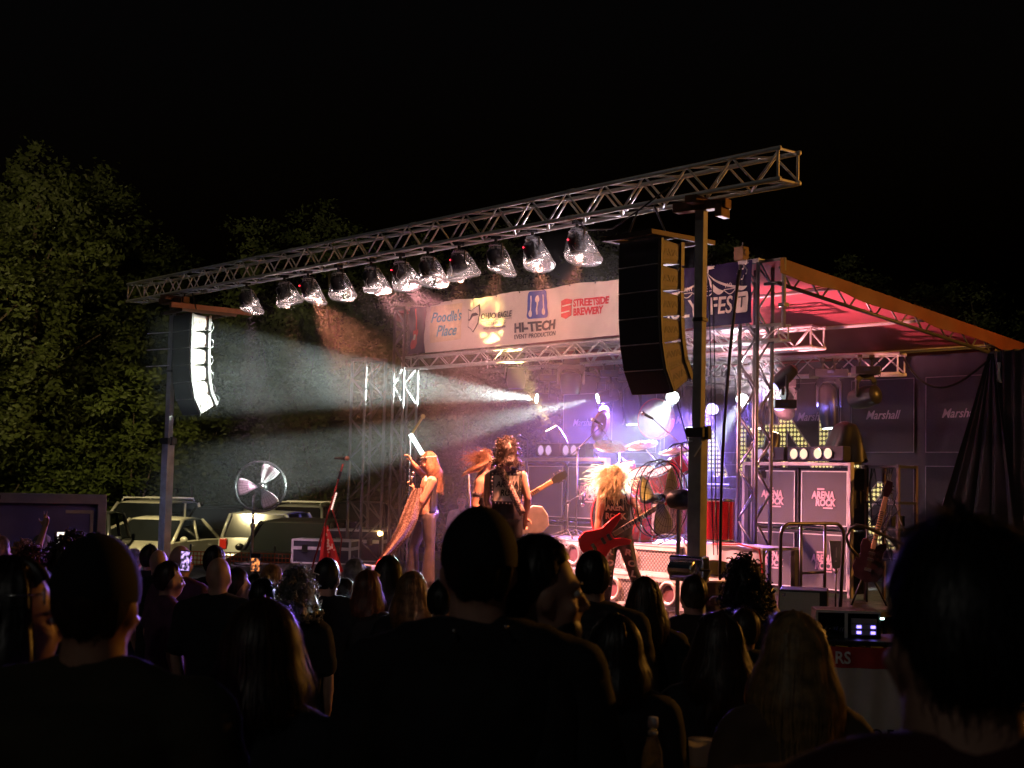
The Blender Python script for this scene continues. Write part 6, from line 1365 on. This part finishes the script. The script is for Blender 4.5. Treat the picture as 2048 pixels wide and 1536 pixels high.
# ---- singer (profile to the left, bare chest, leather trousers)
S = 1.02
J = dict(pel=(852, 1030, 0), nek=(862, 952, .0), ls=(866, 962, -.17), le=(846, 1003, -.2), lw=(829, 980, -.14), rs=(858, 962, .17), re=(842, 948, .16), rw=(824, 925, .06), lh=(858, 1035, -.09), lk=(860, 1095, -.1), lf=(856, 1165, -.1), rh=(848, 1035, .09), rk=(826, 1095, .1), rf=(822, 1166, .12))
Rh = Matrix.Rotation(R(96), 3, 'Z') @ Matrix.Rotation(R(-8), 3, 'X')
t, Q, hc, bo = performer((838, 1174), 19.0, 'shirtless long-haired singer in leather trousers holding a draped microphone', J, S, (857, 926, 0), Rh, SKIN2, hands={'l': dict(d=(-.3, 0, 1), curl=1.1, n=(-1, 0, 0)), 'r': dict(d=(-.5, -.1, .9), curl=.8, n=(-1, -.2, 0))}, torso_r=(.2, 1, 0))
pants(t, Q, S, LEATHER, .1, .105)
m = MB(); torso(m, Q['pel'], Q['nek'], (.2, 1, 0), S, .006, 1, .0, .1); remeshed(m, 'belt', mat('belt', (.14, .07, .05), .4, .3, .4, 60), t, .014, 2)
def vest(a, b):
    up = Q['nek']-Q['pel']; p = Q['pel']+up*(.06+.9*b); ang = (a-.5)*2.3; r = .155-.03*b; return p+Vector((math.cos(ang)*r*.82, math.sin(ang)*(.19+.015*math.sin(b*7)), 0))
m = MB(); m.grid(vest, 20, 14); o = m.build('vest', mat('vest_black', (.014, .013, .013), .6), t, True); o.modifiers.new('s', 'SOLIDIFY').thickness = .012
hair(t, Rh, hc, S, 'long', HM['sandy'], 71, length=.4, puff=1.07, strands=700, wave=.008)
m = MB(); m.tube([hc+Rh @ (scalp(a, 1.15, S*1.055)) for a in [i*math.pi/12 for i in range(24)]], .012, 8, True); o = m.build('headband', pattern_mat('paisley', 'weave', (.1, .08, .07), (.6, .52, .48), 60, .8), t, True)
m = MB(); mp = Q['lw']+Vector((-.05, -.03, .05)); m.cyl(mp, mp+Vector((.03, 0, .14)), .014, .02, 10); mc = m.build('microphone', BLKP, t, True); m = MB(); m.ell(mp+Vector((.035, 0, .17)), .03, None, 12, 8); m.build('mesh_head', CHROME, mc, True)
SCARF = pattern_mat('scarf_knit', 'weave', (.1, .055, .045), (.36, .27, .22), 55, .9)
sp = [at(x, y, 18.8)-t.location for x, y in ((832, 978), (822, 1010), (812, 1045), (797, 1075), (775, 1105), (752, 1132))]
tip = thing('long_scarf', t.location.copy(), 0, 'long fringed knitted scarf hanging from the microphone of the singer', 'scarf')
def scf(k):
    def f(a, b):
        x = b*(len(sp)-1); i = min(int(x), len(sp)-2); p = Vector(sp[i]).lerp(Vector(sp[i+1]), x-i); w_ = .62*(.04+.2*math.sin(math.pi*min(1, b*.8+.1)))
        return p+Vector(((a-.45)*w_*1.5+k*.03, -.06-.03*math.sin(a*9+b*4)+k*.05, (a-.5)*w_*.5))
    return f
m = MB(); m.grid(scf(0), 16, 40); m.grid(scf(1), 16, 40); m.build('cloth', SCARF, tip, True)
m = MB()
for i in range(60): g = random.Random(i); a = scf(g.choice((0, 1)))(g.random(), 1.0); e = a+Vector((g.uniform(-.2, .02), g.uniform(-.03, .03), g.uniform(-.16, -.06))); m.tube([a, a.lerp(e, .5)+Vector((0, 0, -.01)), e], .006, 4)
m.build('fringe', SCARF, tip)
def rs(a, b): p = scf(0)(.15+.7*a, .86+.09*b); return p+Vector((0, -.025, 0))
m = MB(); m.grid(rs, 8, 4); m.build('red_patch', mat('scarf_red', (.6, .03, .04)), tip, True)
# ---- guitarist in the studded vest (back turned)
S = 1.05
J = dict(pel=(1014, 1040, 0), nek=(1012, 938, 0), ls=(980, 952, 0), le=(972, 1000, .1), lw=(985, 1030, .25), rs=(1044, 952, 0), re=(1056, 998, -.02), rw=(1051, 1034, .14), lh=(1000, 1042, 0), lk=(998, 1110, .03), lf=(994, 1198, 0), rh=(1028, 1042, 0), rk=(1034, 1110, .03), rf=(1042, 1198, 0))
t, Q, hc, bo = performer((1015, 1214), 16.8, 'guitarist with curly dark hair in a studded black vest, back turned', J, S, (1014, 913, .01), eul(R(-8), -.12), SKIN, hands={'r': dict(d=(0, .3, -1), curl=.8)})
pants(t, Q, S, cloth('black_jean', (.014, .014, .017)), .08); top(t, Q, S, mat('vest_leather', (.018, .016, .016), .45, 0, .3, 12, .4), 'vest', .97, -.02, .02)
hair(t, eul(R(-8), -.12), hc, S, 'curly', HM['brown'], 72, length=.12, puff=1.3, strands=900)
cp = (Q['pel'].lerp(Q['nek'], .62)); yb = cp.y-.165
m = MB(); m.box((cp.x, yb, cp.z), (.29, .006, .3)); pt = m.build('back_patch', mat('patch_white', (.72, .66, .58), .8), t)
lettering('ARENA', .1, INK, pt, (cp.x-.12, yb-.005, cp.z+.015), off=.003, shear=.15, sx=.8); lettering('ROCK', .1, INK, pt, (cp.x-.07, yb-.005, cp.z-.085), off=.003, shear=.15, sx=.8)
for i in range(32):
    f = i/32*4; sd = int(f); k = (f-sd)*2-1; x, z = ((k, 1), (1, -k), (-k, -1), (-1, k))[sd]; m = MB(); m.ell((cp.x+x*.165, yb-.004, cp.z+z*.172), .009, None, 8, 6); m.build('stud', CHROME, t)
a, b_ = Vector((cp.x-.1, yb-.012, cp.z+.27)), Vector((cp.x+.2, yb+.0, cp.z-.3)); m = MB(); m.grid(lambda u_, v_: a.lerp(b_, v_)+Vector(((u_-.5)*.075, -.012*math.sin(v_*3.1), (u_-.5)*.045)), 2, 12); o = m.build('guitar_strap', pattern_mat('strap_weave', 'weave', (.08, .05, .05), (.55, .42, .4), 45, .6), t, True); o.modifiers.new('s', 'SOLIDIFY').thickness = .006
m = MB(); m.grid(lambda u_, v_: Vector((cp.x-.15+.3*u_+.02*math.sin(v_*9), yb+.02-.02*math.sin(u_*3.1), cp.z-.62-.45*v_)), 6, 8); m.build('waist_scarf', SCARF, t, True).location = (.12, 0, 0)
gq = at(1052, 1046, 17.05); guitar(gq, Matrix.Rotation(R(-112), 3, 'Y') @ Matrix.Rotation(R(170), 3, 'Z'), 'white-edged guitar slung in front of the vested guitarist', mat('guitar_white', (.5, .48, .46), .25), nlen=.5)
# ---- guitarist without a shirt sleeve, beside him
S = 1.02
J = dict(pel=(972, 1040, 0), nek=(966, 948, 0), rs=(960, 966, -.17), re=(949, 1010, -.2), rw=(976, 1030, -.2), ls=(970, 964, .17), le=(985, 1005, .25), lw=(1025, 1005, .25), rh=(968, 1042, -.08), rk=(972, 1110, -.08), rf=(968, 1192, -.08), lh=(978, 1042, .08), lk=(990, 1110, .1), lf=(995, 1190, .1))
Rh = Matrix.Rotation(R(-80), 3, 'Z') @ Matrix.Rotation(R(6), 3, 'X')
t, Q, hc, bo = performer((975, 1208), 17.5, 'bare-armed guitarist with wind-blown brown hair facing the vested guitarist', J, S, (974, 924, 0), Rh, SKIN2, hands={'r': dict(d=(.6, -.1, -.5), curl=.9, n=(.3, 1, 0)), 'l': dict(d=(.8, 0, .2), curl=1.1)}, torso_r=(.2, -1, 0))
pants(t, Q, S, cloth('black_jean', (.014, .014, .017)), .07); top(t, Q, S, cloth('tank_black', (.015, .014, .015)), 'vest', .6, -.02, .012, (.2, -1, 0), False)
hair(t, Rh, hc, S, 'wavy', HM['sandy'], 73, length=.2, puff=1.12, strands=500, wave=.012, sweep=Vector((0, -.75, -.6)).normalized())
flying(t, Rh, hc, S, HM['sandy'], 160, (-.9, 0, -.15), .24, 7, .5)
m = MB(); m.caps([Q['rs'].lerp(Q['re'], .45), Q['rs'].lerp(Q['re'], .62)], [.0545*S, .051*S]); m.build('arm_tattoo', INK, t, True)
gq = at(988, 1032, 17.3); guitar(gq, Matrix.Rotation(R(58), 3, 'Y'), 'black guitar with pale neck held across by the bare-armed guitarist', mat('guitar_black', (.02, .02, .02), .2), nlen=.7)
# ---- woman watching behind the stage
pw = at(924, 998, 23.5)
person((pw.x, 23.5, DECK-.42), R(172), 1.62, 'smiling blond woman with a bun watching from behind the stage', ('bun', 'blond'), cloth('pink_top', (.55, .4, .46)), vox=.011, strands=150, group='people at the stage edge')
# ---- bass player, bent forward
S = 1.03
J = dict(pel=(1236, 1072, .1), nek=(1226, 978, -.14), rs=(1203, 992, -.12), re=(1195, 1040, -.18), rw=(1191, 1078, -.26), ls=(1251, 988, -.1), le=(1272, 1014, -.2), lw=(1274, 1034, -.32), rh=(1222, 1078, .08), rk=(1216, 1140, -.06), rf=(1208, 1202, .05), lh=(1250, 1078, .08), lk=(1264, 1138, -.06), lf=(1290, 1202, .02))
Rh = Matrix.Rotation(R(178), 3, 'Z') @ Matrix.Rotation(R(-38), 3, 'X') @ Matrix.Rotation(R(10), 3, 'Y')
t, Q, hc, bo = performer((1240, 1217), 16.9, 'bass player bent forward with blond hair flying over his face', J, S, (1226, 958, -.24), Rh, SKIN2, hands={'r': dict(d=(.15, -.2, -1), curl=.8, n=(.4, 1, 0)), 'l': dict(d=(-.2, -.2, .9), curl=1.1, n=(-.3, 1, .0))}, torso_r=(-1, 0, 0))
pants(t, Q, S, cloth('stage_black', (.014, .013, .015), .55), .085); top(t, Q, S, cloth('tank_black', (.015, .014, .015)), 'tank_top', .86, -.02, .014, (-1, 0, 0))
hair(t, Rh, hc, S, 'wavy', HM['platinum'], 74, length=.26, puff=1.08, strands=900, wave=.012, face_gap=1.1, sweep=(Rh.inverted() @ Vector((-.25, -.25, -.95))).normalized())
flying(t, Rh, hc, S, HM['platinum'], 240, (-.9, -.1, -.5), .26, 5, .5); flying(t, Rh, hc, S, HM['platinum'], 160, (.9, .1, -.3), .2, 6, .5); flying(t, Rh, hc, S, HM['platinum'], 300, (-.1, -.3, -1.2), .3, 8, .3)
cp = Q['pel'].lerp(Q['nek'], .5); yb = cp.y-.2
for body, dz in (('AREN', .03), ('ROCK', -.07)):
    lt = lettering(body, .1, mat('tank_print', (.66, .56, .46), .8), t, (cp.x-.13, yb+.006, cp.z+dz), off=.004, sx=.85, rot=(R(70), 0, 0)); lt.location.y += .04*(1 if dz < 0 else -.0)
for k, word in (('l', 'ROLL'), ('r', 'ROCK')):
    H_, K_, F_ = Q[k+'h'], Q[k+'k'], Q[k+'f']
    for i, chh in enumerate(word):
        f = .25+.22*i; p = H_.lerp(K_, f*1.6) if f*1.6 < 1 else K_.lerp(F_, (f*1.6-1)*.9)
        lettering(chh, .1, mat('leg_print', (.62, .54, .5), .8), t, (p.x-.045, p.y-.105*S, p.z-.04), name='leg_letter', off=.004, rot=(R(90), R(10 if k == 'l' else -6), 0), sx=1.25)
gq = at(1209, 1079, 16.45); guitar(gq, Matrix.Rotation(R(57), 3, 'Y') @ Matrix.Rotation(R(8), 3, 'Z'), 'bright red bass guitar slung low on the bass player', RED_LACQ, 'bass', 1.02, .68, 'bass_guitar')

# ================================================================ STAGE SMOKE
hz_ = MB(); hz_.box((-4.6, 4.1, 2.75), (11.6, 9.4, 4.5))
ho = hz_.build('stage_haze', None, None, False, ST(5.0, 0, 0), ROTS)
ho.location = ST(3.4, -.2, 0); tag(ho, kind='stuff')
hm = bpy.data.materials.new('haze'); hm.use_nodes = True; n = hm.node_tree.nodes; l = hm.node_tree.links; n.remove(n['Principled BSDF'])
pvn = n.new('ShaderNodeVolumePrincipled'); pvn.inputs['Color'].default_value = (.95, .95, .95, 1); pvn.inputs['Anisotropy'].default_value = .15
tc = n.new('ShaderNodeTexCoord'); nz = n.new('ShaderNodeTexNoise'); nz.inputs['Scale'].default_value = .8; nz.inputs['Detail'].default_value = 4
l.new(tc.outputs['Object'], nz.inputs['Vector'])
mr = n.new('ShaderNodeMapRange'); mr.inputs['From Min'].default_value = .35; mr.inputs['From Max'].default_value = .7; mr.inputs['To Min'].default_value = .12; mr.inputs['To Max'].default_value = 1.9
l.new(nz.outputs[0], mr.inputs['Value'])
# thins out towards the faces of the box
gen = n.new('ShaderNodeSeparateXYZ'); l.new(tc.outputs['Generated'], gen.inputs[0]); prev = mr.outputs[0]
for ax, k in (('X', 9), ('Y', 7), ('Z', 6)):
    pp = n.new('ShaderNodeMath'); pp.operation = 'PINGPONG'; pp.inputs[1].default_value = .5; l.new(gen.outputs[ax], pp.inputs[0])
    mu = n.new('ShaderNodeMath'); mu.operation = 'MULTIPLY'; mu.inputs[1].default_value = k; mu.use_clamp = True; l.new(pp.outputs[0], mu.inputs[0])
    m2 = n.new('ShaderNodeMath'); m2.operation = 'MULTIPLY'; l.new(prev, m2.inputs[0]); l.new(mu.outputs[0], m2.inputs[1]); prev = m2.outputs[0]
HAZE_D = .0145
m3 = n.new('ShaderNodeMath'); m3.operation = 'MULTIPLY'; m3.inputs[1].default_value = HAZE_D; l.new(prev, m3.inputs[0]); l.new(m3.outputs[0], pvn.inputs['Density'])
l.new(pvn.outputs[0], n['Material Output'].inputs['Volume']); ho.data.materials.clear(); ho.data.materials.append(hm)
